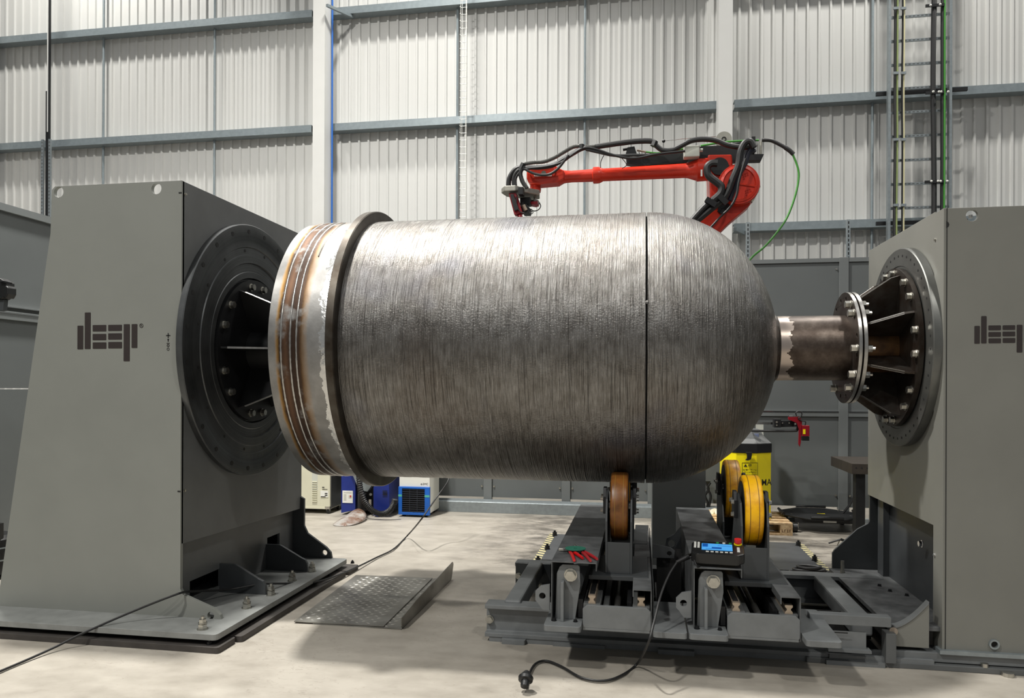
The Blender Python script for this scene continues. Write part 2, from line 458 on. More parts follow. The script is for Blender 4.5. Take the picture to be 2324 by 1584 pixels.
# fly braces between girt and column
for z in (7.7,):
    obj('fly_brace', B().tube([(-4.976,11.300,7.605), (-4.766,11.850,7.674)], .03, 4, 0), M_galvD, wb)
obj('fly_brace', B().tube([(1.367,11.550,3.874), (1.546,11.850,3.864)], .035, 4, 0), M_galvD, wb)

tag(obj('blue_pipe', B().cyl((-5.025,11.620,7.858)[:2]+(9.5,), (-5.010,11.620,4.238)[:2]+(0.05,), .016, 10), M_bpipe, smooth=True), 'thin blue vertical pipe running up beside the left white column', 'pipe')

# demountable grey partition behind the machine
PY = 8.95
wm = struct_root('wall_middle', (0,PY,0))
px = [-5.2,-3.9,-2.85,-1.832,-0.879,.13,1.15,2.24,3.4,4.7,6.0]
for a, b_ in zip(px, px[1:]):
    obj('lower_panel', B().box((a+.05,PY-.01,.17),(b_-.05,PY+.01,1.19)), M_part, wm)
    obj('upper_panel', B().box((a+.05,PY-.01,1.25),(b_-.05,PY+.01,2.93)), M_part, wm)
for p in px:
    obj('post', B().box((p-.05,PY-.035,.14),(p+.05,PY+.035,2.98)), M_partE, wm, bevel=.003)
    obj('bolt', B().bolt((p-.075,PY-.012,.3),(0,-1,0),.009).bolt((p+.075,PY-.012,.3),(0,-1,0),.009).bolt((p-.075,PY-.012,2.85),(0,-1,0),.009), M_bolt, wm)
for a, b_ in zip(px, px[1:]):
    obj('mid_rail', B().box((a+.05,PY-.03,1.19),(b_-.05,PY+.03,1.235)), M_partE, wm)
    obj('rail_trim', B().box((a+.05,PY-.034,1.235),(b_-.05,PY+.03,1.25)), M_silv, wm)
obj('top_rail', B().box((-5.2,PY-.03,2.93),(6.0,PY+.03,2.975)), M_partE, wm)
obj('bottom_sill', B().prism([(PY-.16,0),(PY-.16,.125),(PY-.14,.135),(PY-.05,.15),(PY-.05,.0)], 'x', -5.2, 1.0), M_galv, wm, bevel=.003)
obj('bottom_sill', B().box((1.0,PY-.05,0),(6,PY+.03,.045)), M_galv, wm)
wl = struct_root('wall_left', (-5.2,4,0))
LX = -5.2
for k, (a, b_) in enumerate(((.5,1.9),(1.9,3.3),(3.3,4.9),(4.9,6.6),(6.6,8.2),(8.2,8.9))):
    for z0, z1 in ((.03,1.47),(1.48,2.05),(2.12,2.96)):
        obj('panel', B().box((LX-.02,a+.01,z0),(LX,b_-.01,z1)), M_part, wl)
obj('top_rail', B().box((LX-.05,.5,2.94),(LX+.03,8.9,3.0)), M_partE, wl)
obj('mid_rail', B().box((LX-.02,.5,2.05),(LX+.03,8.9,2.12)), M_partE, wl)
obj('rail_trim', B().box((LX+.0,.5,2.10),(LX+.035,8.9,2.112)).box((LX+.0,.5,2.15),(LX+.035,8.9,2.158)), M_silv, wl)

# ================================================================== HEADSTOCK (left positioner)
hx, hy0, hy1 = -2.755, 4.144, 5.80
hs = thing('headstock', (-3.3,5.0,0), 'tall grey leaning machine stand on the left carrying the large dark round faceplate', 'machine')
def foot_curve(x0, z0, x1, z1, n=6): pass
front = [(-4.02,.1),(-4.015,.225),(-3.66,2.46),(-3.652,2.73),(-3.63,2.752),(hx,2.752),(hx,.27),(hx+.018,.235),(-2.53,.16),(-2.492,.125),(-2.482,.1)]
holes = [circ(*(-3.603,2.715),.034), circ(*(-2.926,2.709),.034), circ(*(-2.553,0.119),.022)]
fp = obj('front_plate', B().prism([front]+holes, 'y', hy0, hy0+.025), M_grey, hs, bevel=.002)
hb = [circ(-3.603,2.715,.034), circ(-2.926,2.709,.034), circ(-2.545,.145,.022), circ(-2.80,.42,.022)]
backp = [(-4.02,.1),(-4.015,.225),(-3.66,2.46),(-3.652,2.73),(-3.63,2.752),(hx-.005,2.752),(hx-.005,.60),(hx+.03,.58),(hx+.03,.36),(hx+.06,.30),(-2.53,.19),(-2.492,.15),(-2.482,.1)]
obj('back_plate', B().prism([backp]+hb[:3], 'y', hy1-.025, hy1), M_char, hs, bevel=.002)
obj('side_cover', B().prism([[(hy0+.01,.54),(hy1-.03,.50),(hy1-.03,2.752),(hy0+.01,2.752)]], 'x', hx-.012, hx), M_greyD, hs, bevel=.002)  # same paint as the front, shade of this side put into a darker grey
obj('top_cover', B().box((-3.62,hy0+.03,2.58),(hx-.012,hy1-.03,2.6)), M_grey, hs)
obj('rear_cover', B().prism([(-3.99,.22),(-3.64,2.45),(-3.63,2.6),(-3.61,2.6),(-3.62,2.45),(-3.97,.22)], 'y', hy0+.03, hy1-.03), M_grey, hs)
obj('web_plate', B().prism([[(hy0+.02,.1),(hy1-.02,.1),(hy1-.02,.62),(hy0+.02,.62)], [(4.35,.14),(4.75,.14),(4.75,.26),(4.35,.26)], [(5.35,.22),(5.55,.22),(5.55,.34),(5.35,.34)]], 'x', hx-.09, hx-.07), M_greyD, hs)
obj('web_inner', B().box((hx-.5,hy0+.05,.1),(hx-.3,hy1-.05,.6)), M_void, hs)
for y in (4.70, 5.34):
    g = [(hx-.08,.1),(hx-.08,.295),(hx+.045,.295),(hx+.075,.28),(-2.54,.205),(-2.505,.19),(-2.488,.16),(-2.485,.1)]
    obj('gusset', B().prism(g, 'y', y-.012, y+.012), M_char, hs, bevel=.002)
obj('base_plate', B().prism(rrect(-4.2,3.88,-2.355,5.80,.03), 'z', .065, .1), mat('dusty_base_plate',(128,130,128),.45,0,.25,9), hs, bevel=.003)
for i, (x, y) in enumerate(((-2.487,3.956),(-2.452,4.384),(-2.449,4.693),(-2.478,5.062),(-2.455,5.343),(-3.9,4.0),(-3.2,3.93))[:5]):
    obj('anchor_bolt', B().bolt((x,y,.1),(0,0,1),.024,.026).bolt((x,y,.135),(0,0,1),.019,.02,.02), M_bolt, hs)
obj('floor_plate', B().prism(rrect(-4.35,3.86,-2.33,4.05,.02), 'z', 0, .035), M_under, hs, bevel=.002)
obj('floor_plate', B().prism(rrect(-4.2,4.06,-2.92,4.5,.02), 'z', 0, .034), M_under, hs)
obj('floor_plate', B().prism(rrect(-2.9,4.06,-2.30,5.64,.02), 'z', 0, .036), M_under, hs, bevel=.002)
obj('floor_plate', B().prism(rrect(-2.9,5.66,-2.29,5.88,.02), 'z', 0, .036), M_under, hs, bevel=.002)
for x, y in ((-2.414,3.906),(-2.392,4.326),(-2.397,4.722),(-2.384,5.109),(-2.384,5.499),(-2.362,5.920)):
    obj('floor_bolt', B().bolt((x,y,.034),(0,0,1),.013,.014,.012), M_blk, hs)
obj('levelling_pad', B().cyl((-2.42,3.96,.034),(-2.42,3.96,.066),.02).cyl((-3.9,3.96,.034),(-3.9,3.96,.066),.02).cyl((-2.42,5.7,.034),(-2.42,5.7,.066),.02), M_blk, hs)
for q in ((410,438),(410,738),(410,812),(410,1115)):
    z = 2.677 if q[1]==438 else 1.873 if q[1]==738 else 1.674 if q[1]==812 else 0.862
    obj('edge_screw', B().bolt((hx,hy0+.035,z),(1,0,0),.007), M_bolt, hs)
    obj('edge_slot', B().box((hx-.02,hy0-.002,z-.004),(hx-.001,hy0+.002,z+.004)), M_void, hs)
ls = B()
zz = 1.773
obj('limit_switch', B().prism([[(hx-.028,zz-.016),(hx+.002,zz-.016),(hx+.002,zz+.016),(hx-.028,zz+.016)], [(hx-.022,zz-.011),(hx-.022,zz+.011),(hx-.004,zz+.011),(hx-.004,zz-.011)]], 'y', hy0-.004, hy0), M_blk, hs)
obj('limit_switch_pin', B().cyl((hx-.013,hy0-.004,zz),(hx-.013,hy0,zz),.006), M_void, hs)
sy = B()
cx, cz = (-2.842,1.801)
sy.box((cx-.014,hy0-.0015,cz+.006),(cx+.014,hy0,cz+.012)).box((cx-.003,hy0-.0015,cz-.006),(cx+.003,hy0,cz+.024))
sy.prism([(cx-.007,cz-.012),(cx+.007,cz-.012),(cx,cz-.02)],'y',hy0-.0015,hy0).box((cx-.003,hy0-.0015,cz-.028),(cx+.003,hy0,cz-.012))
sy.prism([circ(cx,cz-.052,.009,14),circ(cx,cz-.052,.005,14)],'y',hy0-.0015,hy0).box((cx-.01,hy0-.0015,cz-.04),(cx+.01,hy0,cz-.036))
sy.prism([circ(cx,cz-.074,.009,14),circ(cx,cz-.074,.006,14)],'y',hy0-.0015,hy0)
obj('printed_marks', sy, M_ink, hs)
# bar lettering and registered mark
LOGO = [(0,0,40,146),(51,-81,91,144),(106,-3,199,36),(106,52,199,90),(107,104,200,143),(213,-3,306,34),(213,49,306,87),(214,102,307,141),(319,-6,360,220),(373,-6,411,139)]
def logo(x0, z0, s, y, parent, upto=99):
    b = B()
    for (a,t,c,d) in LOGO[:upto]:
        b.prism(rrect(x0+a*s, z0-d*s, x0+c*s, z0-t*s, .003, 2), 'y', y-.002, y)
    obj('logo', b, M_logo, parent)
    b = B().prism([circ(x0+438*s, z0-4*s, 13*s, 20), circ(x0+438*s, z0-4*s, 10.5*s, 20)], 'y', y-.002, y)
    obj('registered_ring', b, M_logo, parent)
    text('registered_letter', 'R', 20*s, M_logo, parent, (x0+438*s-6*s, y-.0005, z0-11*s), FR)
lx0, lz0 = (-3.465,1.876)
lx1 = -3.051
logo(lx0, lz0, (lx1-lx0)/411, hy0, hs)
# faceplate
SX = -2.69
prof = [(0,.30),(0,.86),(.002,.884),(.036,.886),(.042,.88),(.042,.80),(.036,.79),(.036,.73),(.028,.725),(.028,.68),(.034,.675),(.034,.62),(.024,.615),(.024,.56),(.028,.555),(.028,.515),(.012,.505),(.012,.02)]
fpo = obj('faceplate', B().lathe(prof, (hx,AY,AZ), (1,0,0), 160), M_face, hs, smooth=True)
fx = hx+.042
h = B()
for k in range(24):
    t = 2*PI*(k+.5)/24; c = (fx+.0006,AY+.835*math.cos(t),AZ+.835*math.sin(t)); h.cyl(c,(c[0]+.001,c[1],c[2]),.016,14)
obj('mounting_holes', h, M_void, fpo)
h = B()
for k in range(16):
    t = 2*PI*(k+.5)/16; c = (hx+.0295,AY+.705*math.cos(t),AZ+.705*math.sin(t)); h.cyl((hx+.0285,c[1],c[2]),c,.011,12)
obj('mounting_holes', h, M_void, fpo)

# ================================================================== LEFT MOUNTING SPIDER
def spider(sx, dirx, R, length, tube_r, fl_r, label, nfin=6, ph=0.0, mt=None):
    t = thing('mounting_spider', (sx,AY,AZ), label, 'bracket')
    D = (dirx,0,0)
    mt = mt or M_blk
    obj('back_disc', B().lathe([(0,R),(.03,R)], (sx,AY,AZ), D, 64), mt, t, smooth=True)
    obj('hub_tube', B().lathe([(.02,tube_r),(length,tube_r)], (sx,AY,AZ), D, 40), M_mill if dirx<0 else mt, t, smooth=True)
    for k in range(nfin):
        a = 2*PI*k/nfin+ph
        b = B()
        f = [(.03,tube_r*.9),(length,tube_r*.9),(length,fl_r*.93),(length-.03,fl_r*.93),(.07,R*.90),(.03,R*.93)]
        b.prism([(p[0],p[1]) for p in f], 'y', -.006, .006)
        u = Vector((0,math.cos(a),math.sin(a))); wv = Vector((0,-math.sin(a),math.cos(a)))
        b.xf(lambda p: Vector((sx,AY,AZ))+Vector((dirx,0,0))*p.x+u*p.z+wv*p.y)
        obj('fin', b, mt if dirx>0 else M_mill, t, bevel=.001)
        e = B().prism([(length,fl_r*.93),(length-.03,fl_r*.935),(.07,R*.905),(.066,R*.9),(length-.03,fl_r*.92)], 'y', -.0065, .0065)
        e.xf(lambda p: Vector((sx,AY,AZ))+Vector((dirx,0,0))*p.x+u*p.z+wv*p.y)
        obj('fin_edge', e, M_steel, t)
        for s_ in (-.18, .18):
            aa = a+PI/nfin+s_*(6/nfin)
            c = (sx+dirx*.03, AY+R*.9*math.cos(aa), AZ+R*.9*math.sin(aa))
            obj('bolt', B().bolt(c, D, .021, .024), M_bolt, t)
    return t
lsp = spider(hx+.013, 1, .50, .56, .15, .24, 'black ribbed spider bracket bolted to centre of the left faceplate', 6, 0.0)

# ================================================================== VESSEL
vs = thing('pressure_vessel', (-.5,AY,AZ-.87), 'huge horizontal weld-clad steel cylinder with a domed right end', 'vessel')
R0 = .868
def shell_mesh(prof, seg):
    return B().lathe(prof, (0,AY,AZ), (1,0,0), seg, 0, False)
random.seed(3)
def beads(x0, x1, fn, step=.0032):
    out = []; x = x0; bh = 0; nb = x0
    cur = 0
    while x < x1:
        if x >= nb:
            nb = x+random.uniform(.006,.013); bh = random.uniform(.0002,.0021)
        ed = 1.0 if (nb-x) > step*1.1 else 0.0
        out.append((x, fn(x)+(bh*ed))); x += step
    return out
body = [(-1.74,.80)]+beads(-1.735,.022,lambda x:R0)+[(.024,R0-.002),(.026,.84)]
o = obj('cylinder_shell', shell_mesh(body, 256), M_shell, vs, smooth=False); o.data.shade_smooth()
def dome_r(x):
    t = min(1,(x-.03)/.81); e = 2.05
    th = math.asin(t**(e/2)) if t<1 else PI/2
    return R0*max(math.cos(th),0)**(2/e)
dm = [(.032,.84),(.033,R0-.001)]+beads(.036,.825,dome_r)+[(.828,dome_r(.826)),(.832,.19),(.834,.1)]
o = obj('domed_end', shell_mesh(dm, 256), M_shell, vs); o.data.shade_smooth()
obj('seam_gap', B().lathe([(.018,.845),(.04,.845)],(0,AY,AZ),(1,0,0),96,0,False), M_void, vs)
cl = math.radians(180-14)
c = Vector((.03,AY+R0*math.cos(cl),AZ+R0*math.sin(cl)))
obj('tack_weld', B().lathe([(0,.011),(.003,.010),(.005,.004)], c, (0,math.cos(cl),math.sin(cl)), 14), M_shell, vs, smooth=True)
sk = [(-2.165,.845),(-2.17,.864),(-2.165,.87),(-2.0,.8705),(-1.74,.8705)]
obj('skirt_ring', B().lathe(sk, (0,AY,AZ), (1,0,0), 192, 0, False), M_skirt, vs, smooth=True)
obj('skirt_inside', B().lathe([(-2.165,.846),(-1.95,.845),(-1.95,.2),(-1.97,.05)], (0,AY,AZ), (1,0,0), 96), M_mill, vs, smooth=True)
for xb in (-2.085, -2.027, -1.988):
    b = B(); seg = 400; rs = []
    for k in range(seg):
        t = 2*PI*k/seg; rr = .0048+.0004*math.sin(k*2.1)+random.uniform(-.0008,.0008)
        u = Vector((0,math.cos(t),math.sin(t))); cc = Vector((xb+random.uniform(-.0006,.0006),AY,AZ))+u*.8705
        i = len(b.v)
        for j in range(6):
            s_ = PI*(j/5); b.v.append(tuple(cc+Vector((1,0,0))*(rr*1.25*math.cos(s_))+u*(rr*.75*math.sin(s_)-.0005)))
        rs.append(i)
    for k in range(seg):
        a, c2 = rs[k], rs[(k+1)%seg]
        for j in range(5): b.f.append((a+j,a+j+1,c2+j+1,c2+j))
    obj('weld_bead', b, M_steel, vs, smooth=True)
# short fourth run at the upper front
b = B(); pts = []
for k in range(14):
    t = math.radians(180-38-k*2.6); pts.append((-1.939+.005,AY+.872*math.cos(t),AZ+.872*math.sin(t)))
obj('weld_bead', B().tube(pts, .0045, 6, 2), M_steel, vs, smooth=True)
obj('collar_flange', B().lathe([(-1.785,.86),(-1.785,.93),(-1.78,.936),(-1.738,.936),(-1.733,.93),(-1.733,.86)], (0,AY,AZ), (1,0,0), 192, 0, False), mat('brown_rolled_flange_steel',(74,70,64),.42,.8,.35,9,c2=(50,42,34)), vs, smooth=True)
obj('neck_pipe', B().lathe([(.80,.203),(1.25,.203)], (0,AY,AZ), (1,0,0), 96), M_pipe, vs, smooth=True)
obj('neck_weld', B().lathe([(.815,.22),(.826,.218),(.832,.205),(.84,.203)], (0,AY,AZ), (1,0,0), 96,0,False), M_mill, vs, smooth=True)
def pflange(x0, x1, name, par):
    return obj(name, B().prism([circ(AY,AZ,.345,72)]+[circ(AY+.305*math.cos(2*PI*(k+.5)/16),AZ+.305*math.sin(2*PI*(k+.5)/16),.013,10) for k in range(16) if k%4 != 1], 'x', x0, x1), M_mill, par, bevel=.0015)
pf = pflange(1.245,1.268,'pipe_flange',vs)
obj('flange_rim', B().lathe([(1.2475,.3455),(1.2655,.3455)], (0,AY,AZ),(1,0,0),96,0,False), M_steel, vs, smooth=True)

# ================================================================== RIGHT SPIDER
tsx = 1.611-.062
rsp = thing('mounting_spider', (tsx,AY,AZ), 'dark ribbed steel spider bracket joining the neck pipe to the right faceplate', 'bracket')
obj('back_disc', B().lathe([(0,.485),(-.028,.485)], (tsx,AY,AZ), (1,0,0), 72), M_mill, rsp, smooth=True)
obj('hub_tube', B().lathe([(0,.17),(-.26,.17)], (tsx,AY,AZ), (1,0,0), 48), mat('brown_tube_steel',(112,82,52),.36,.7,.4,10,c2=(60,44,34)), rsp, smooth=True)  # hub tube steel mottled orange-brown and dark brown
pflange(1.274,1.298,'front_flange',rsp)
obj('flange_rim', B().lathe([(1.2765,.3455),(1.2955,.3455)], (0,AY,AZ),(1,0,0),96,0,False), M_steel, rsp, smooth=True)
for k in range(8):
    a = 2*PI*(k+.5)/8-.02
    u = Vector((0,math.cos(a),math.sin(a))); wv = Vector((0,-math.sin(a),math.cos(a)))
    L1 = tsx-.028-1.298
    f = [(0,.16),(L1,.16),(L1,.32),(L1-.02,.325),(.05,.44),(0,.455)]
    fn = lambda p: Vector((tsx-.028-p.x,AY,AZ))+u*p.z+wv*p.y
    obj('fin', B().prism(f, 'y', -.007, .007).xf(fn), M_mill, rsp, bevel=.001)
    obj('fin_edge', B().prism([(L1-.02,.325),(.05,.44),(.05,.4375),(L1-.02,.3225)], 'y', -.0075, .0075).xf(fn), M_steel, rsp)
    for s_ in (-.2,.2):
        aa = a+PI/8+s_*.75
        obj('bolt', B().bolt((tsx-.028,AY+.45*math.cos(aa),AZ+.45*math.sin(aa)),(-1,0,0),.019,.022), M_bolt, rsp)
# bolts clamping the flange pair
for k in (1,5,9,13,3,7,11,15):
    a = 2*PI*(k+.5)/16
    p = (AY+.305*math.cos(a), AZ+.305*math.sin(a))
    if k%4 != 1: continue
    obj('flange_bolt', B().bolt((1.245,)+p,(-1,0,0),.02,.03), M_bolt, vs)
    obj('flange_nut', B().bolt((1.298,)+p,(1,0,0),.02,.026,.02), M_bolt, rsp)
for a in (PI*1.02, PI*.78, PI*1.3):
    p = (AY+.305*math.cos(a), AZ+.305*math.sin(a))
    obj('flange_bolt', B().bolt((1.245,)+p,(-1,0,0),.02,.03), M_bolt, vs)
    obj('flange_nut', B().bolt((1.298,)+p,(1,0,0),.02,.026,.02), M_bolt, rsp)

# ================================================================== TAILSTOCK (right positioner)
tx, ty0, ty1 = 1.611, 4.364, 5.72
ts = thing('tailstock', (2.5,5.0,0), 'grey machine stand cut off by the right edge, holding the smaller round faceplate', 'machine')
frt = [(tx,.10),(3.7,.10),(3.5,2.475),(tx,2.475)]
th = [circ(*(1.740,2.431),.03), circ(*(1.856,0.146),.02,14)]
obj('front_plate', B().prism([frt]+th, 'y', ty0, ty0+.02), mat('tailstock_grey_paint',(118,118,112),.42,0,.08,3,.04,350), ts, bevel=.002)
obj('edge_flange', B().box((tx-.012,ty0-.004,.085),(tx+.001,4.49,2.475)), MC['tailstock_grey_paint'], ts, bevel=.002)
obj('edge_seam', B().box((tx+.004,ty0-.0006,.1),(tx+.008,ty0+.002,2.475)), M_void, ts)
obj('side_cover', B().prism([[(4.492,.745),(ty1,.745),(ty1,2.49),(4.492,2.485)]], 'x', tx-.008, tx+.004), MC['tailstock_grey_paint'], ts, bevel=.002)
obj('top_cover', B().box((tx+.02,ty0+.02,2.30),(3.5,ty1,2.32)), M_grey, ts)
obj('back_plate', B().prism([(1.36,.1),(1.36,.32),(1.375,.345),(1.53,.50),(1.60,.54),(tx,.56),(tx,2.475),(3.5,2.475),(3.7,.1)], 'y', ty1-.02, ty1), M_char, ts, bevel=.002)
obj('web_plate', B().box((tx+.07,ty0+.02,.1),(tx+.09,ty1-.02,.85)), M_char, ts)
obj('web_frame', B().box((tx+.03,4.49,.1),(tx+.07,4.60,.78)).box((tx+.03,5.5,.1),(tx+.07,5.62,.78)), M_char, ts, bevel=.002)
obj('web_screw', B().bolt((1.640,4.772,0.588),(-1,0,0),.016).bolt((1.640,5.718,0.556),(-1,0,0),.014).bolt((1.600,4.465,0.589),(-1,0,0),.007), M_silv, ts)
# front foot with concave edge
arc = [(1.352+.178*(k/8), .205+.14*(k/8)**1.6) for k in range(9)]
ff = [(1.352,.105)]+arc+[(1.535,.345),(1.535,.105)]
obj('front_foot', B().prism([ff, circ(1.375,.17,.001,6)][:1], 'y', ty0-.004, ty0+.02), MC['tailstock_grey_paint'], ts, bevel=.002)
obj('foot_cap', B().cyl((1.354,4.355,0.187), (1.350,4.340,0.192), .021, 20), M_rail, ts, smooth=True)
obj('foot_edge_strip', B().prism([(p[0],p[1]) for p in arc]+[(p[0]+.002,p[1]+.012) for p in arc[::-1]], 'y', ty0-.012, ty0+.035), M_bed, ts)
obj('step_plate', B().prism([(1.335,ty0+.02),(1.70,ty0+.02),(1.70,ty1-.03),(1.335,ty1-.03)], 'z', .19, .215), M_dust, ts, bevel=.003)
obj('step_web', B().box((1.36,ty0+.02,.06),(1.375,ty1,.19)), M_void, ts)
obj('eye_bolt_stud', B().cyl((1.393,5.556,0.215), (1.393,5.556,0.215)[:2]+(.30,), .012, 10).bolt((1.393,5.556,0.215),(0,0,1),.014), M_bolt, ts, smooth=True)
for q in ((1.678,4.829), (1.635,5.014), (1.565,5.104), (1.539,5.228)):
    obj('step_bolt', B().bolt((q[0],q[1],.215),(0,0,1),.010), M_blk, ts)
obj('drive_rail', B().box((1.58,ty0-.03,.085),(4,ty0+.05,.105)), M_galv, ts)
obj('base_channel', B().box((1.35,ty0-.01,.035),(4,ty0+.10,.085)), M_bed, ts, bevel=.003)
obj('base_skid', B().box((.9,ty0-.04,.0),(4,ty0+.02,.03)).box((1.5,ty0+.05,.0),(4,ty0+.3,.03)), M_greyD, ts, bevel=.003)
obj('bolt_foot', B().cyl((1.899,4.320,0.006)[:1]+(4.31,0.0),(1.899,4.320,0.006)[:1]+(4.31,.02),.03).cyl((1.8,4.34,.03),(1.8,4.34,.05),.018), M_bolt, ts)
for zq in (2.328,1.863,1.660):
    obj('edge_screw', B().bolt((tx-.01,4.475,zq),(-1,0,0),.007), M_bolt, ts)
zs = 1.770
obj('sensor_frame', B().prism([[(4.40,zs-.016),(4.45,zs-.016),(4.45,zs+.016),(4.40,zs+.016)],[(4.405,zs-.012),(4.405,zs+.012),(4.445,zs+.012),(4.445,zs-.012)]], 'x', tx-.0135, tx-.012), M_char, ts)
nx, nz = (1.612,2.386)
obj('cable_notch', B().prism([(tx+.001,nz-.02),(nx+.012,nz-.012),(nx+.016,nz),(nx+.012,nz+.012),(tx+.001,nz+.02)], 'y', ty0-.001, ty0+.001), M_void, ts)
obj('lifting_lug', B().cyl((1.788,4.500,2.446),(1.787,4.500,2.463),.01), M_steel, ts)
bx, bz = (1.854,0.147)
obj('cable_gland', B().prism([circ(bx,bz,.026,18),circ(bx,bz,.017,18)], 'y', ty0-.012, ty0), M_galv, ts)
rx0, rz0 = (1.754,1.840)
logo(rx0, rz0, (1.952-rx0)/307, ty0, ts)
prof = [(0,.2),(0,.60),(-.004,.607),(-.045,.607),(-.05,.602),(-.05,.50),(-.046,.498),(-.046,.02)]
tf = obj('faceplate', B().lathe(prof, (tx-.008,AY,AZ), (1,0,0), 96), M_faceR, ts, smooth=True)
for r_, nn, hr in ((.56,48,.0075),):
    h = B()
    for k in range(nn):
        t = 2*PI*(k+.5)/nn; h.cyl((tx-.0595,AY+r_*math.cos(t),AZ+r_*math.sin(t)),(tx-.0585,AY+r_*math.cos(t),AZ+r_*math.sin(t)),hr,10)
    obj('mounting_holes', h, M_void, tf)

# ================================================================== ROLLER BED
rb = thing('roller_bed_track', (.5,5.2,0), 'low grey steel base frame on the floor under the two roller stands', 'frame')
def ibeam(y, x0, x1, z0, z1, wd, t=.02):
    return B().prism([(y,z0),(y+wd,z0),(y+wd,z0+t),(y+wd/2+.006,z0+t),(y+wd/2+.006,z1-t),(y+wd,z1-t),(y+wd,z1),(y,z1),(y,z1-t),(y+wd/2-.006,z1-t),(y+wd/2-.006,z0+t),(y,z0+t)], 'x', x0, x1)
obj('front_beam', ibeam(4.34,-.906,1.02,.028,.217,.12,.024), M_bed, rb, bevel=.003)
obj('rear_beam', ibeam(5.42,-.906,1.62,.028,.217,.12,.024), M_bed, rb)
obj('beam_seat', B().prism(rrect(-.80,4.31,-.66,4.40,.01), 'z', 0, .028), M_bed, rb, bevel=.003)
obj('beam_seat', B().box((0.1,4.31,0),(.3,4.42,.026)).box((1.0,4.31,0),(1.3,4.42,.026)).box((-.8,5.42,0),(-.6,5.54,.028)).box((.6,5.42,0),(.8,5.54,.028)).box((-.5,4.33,0),(-.2,4.42,.02)), M_bed, rb)
obj('beam_bolt', B().bolt((-0.887,4.390,0.117),(0,-1,0),.019,.02), M_bolt, rb)
obj('cross_tube', B().box((-.80,4.40,.13),(-.70,5.41,.235)), M_bed, rb, bevel=.012)
obj('end_box', B().box((-0.899,5.400,0.041),(-0.640,5.43,0.222)), M_char, rb, bevel=.004)
obj('end_box_bolt', B().bolt((-0.876,5.400,0.126),(0,-1,0),.018,.02).bolt((-0.710,5.400,0.060),(0,-1,0),.014,.02), M_bolt, rb)
obj('cross_tube', B().box((1.17,4.46,.12),(1.28,5.41,.225)), M_bed, rb, bevel=.012)
obj('cross_tube', B().box((.1,4.46,.04),(.2,5.41,.13)).box((.75,4.46,.04),(.85,5.41,.13)), M_greyD, rb)
obj('shade_pan', B().box((-.68,4.50,.002),(1.345,5.42,.012)), M_void, rb)  # dark sheet standing in for shade and black trays under the bed
obj('front_bar', B().box((0.905,4.275,0.230),(1.318,4.335,0.284)), M_bed, rb, bevel=.003)
obj('end_post', B().box((1.30,4.30,.03),(1.352,4.38,.19)), M_greyD, rb, bevel=.003)
obj('bar_bracket', B().prism([(1.0,4.27),(1.22,4.27),(1.22,4.33),(1.0,4.33)],'z',.085,.10).box((1.0,4.30,.10),(1.20,4.31,.19)), M_bed, rb)
obj('bar_slot', B().box((1.03,4.2735,.186),(1.10,4.275,.192)), M_void, rb)
obj('low_rail', B().box((1.02,4.33,.03),(1.55,4.36,.05)).box((1.02,4.40,.03),(1.55,4.43,.06)), M_bed, rb)
obj('shade_sheet', B().box((1.02,4.70,.03),(1.34,4.71,.185)), M_void, rb)  # black sheet put in for the shade behind the right beams
obj('front_runner', B().box((-.88,4.345,.0),(1.5,4.37,.0275)), M_bed, rb)

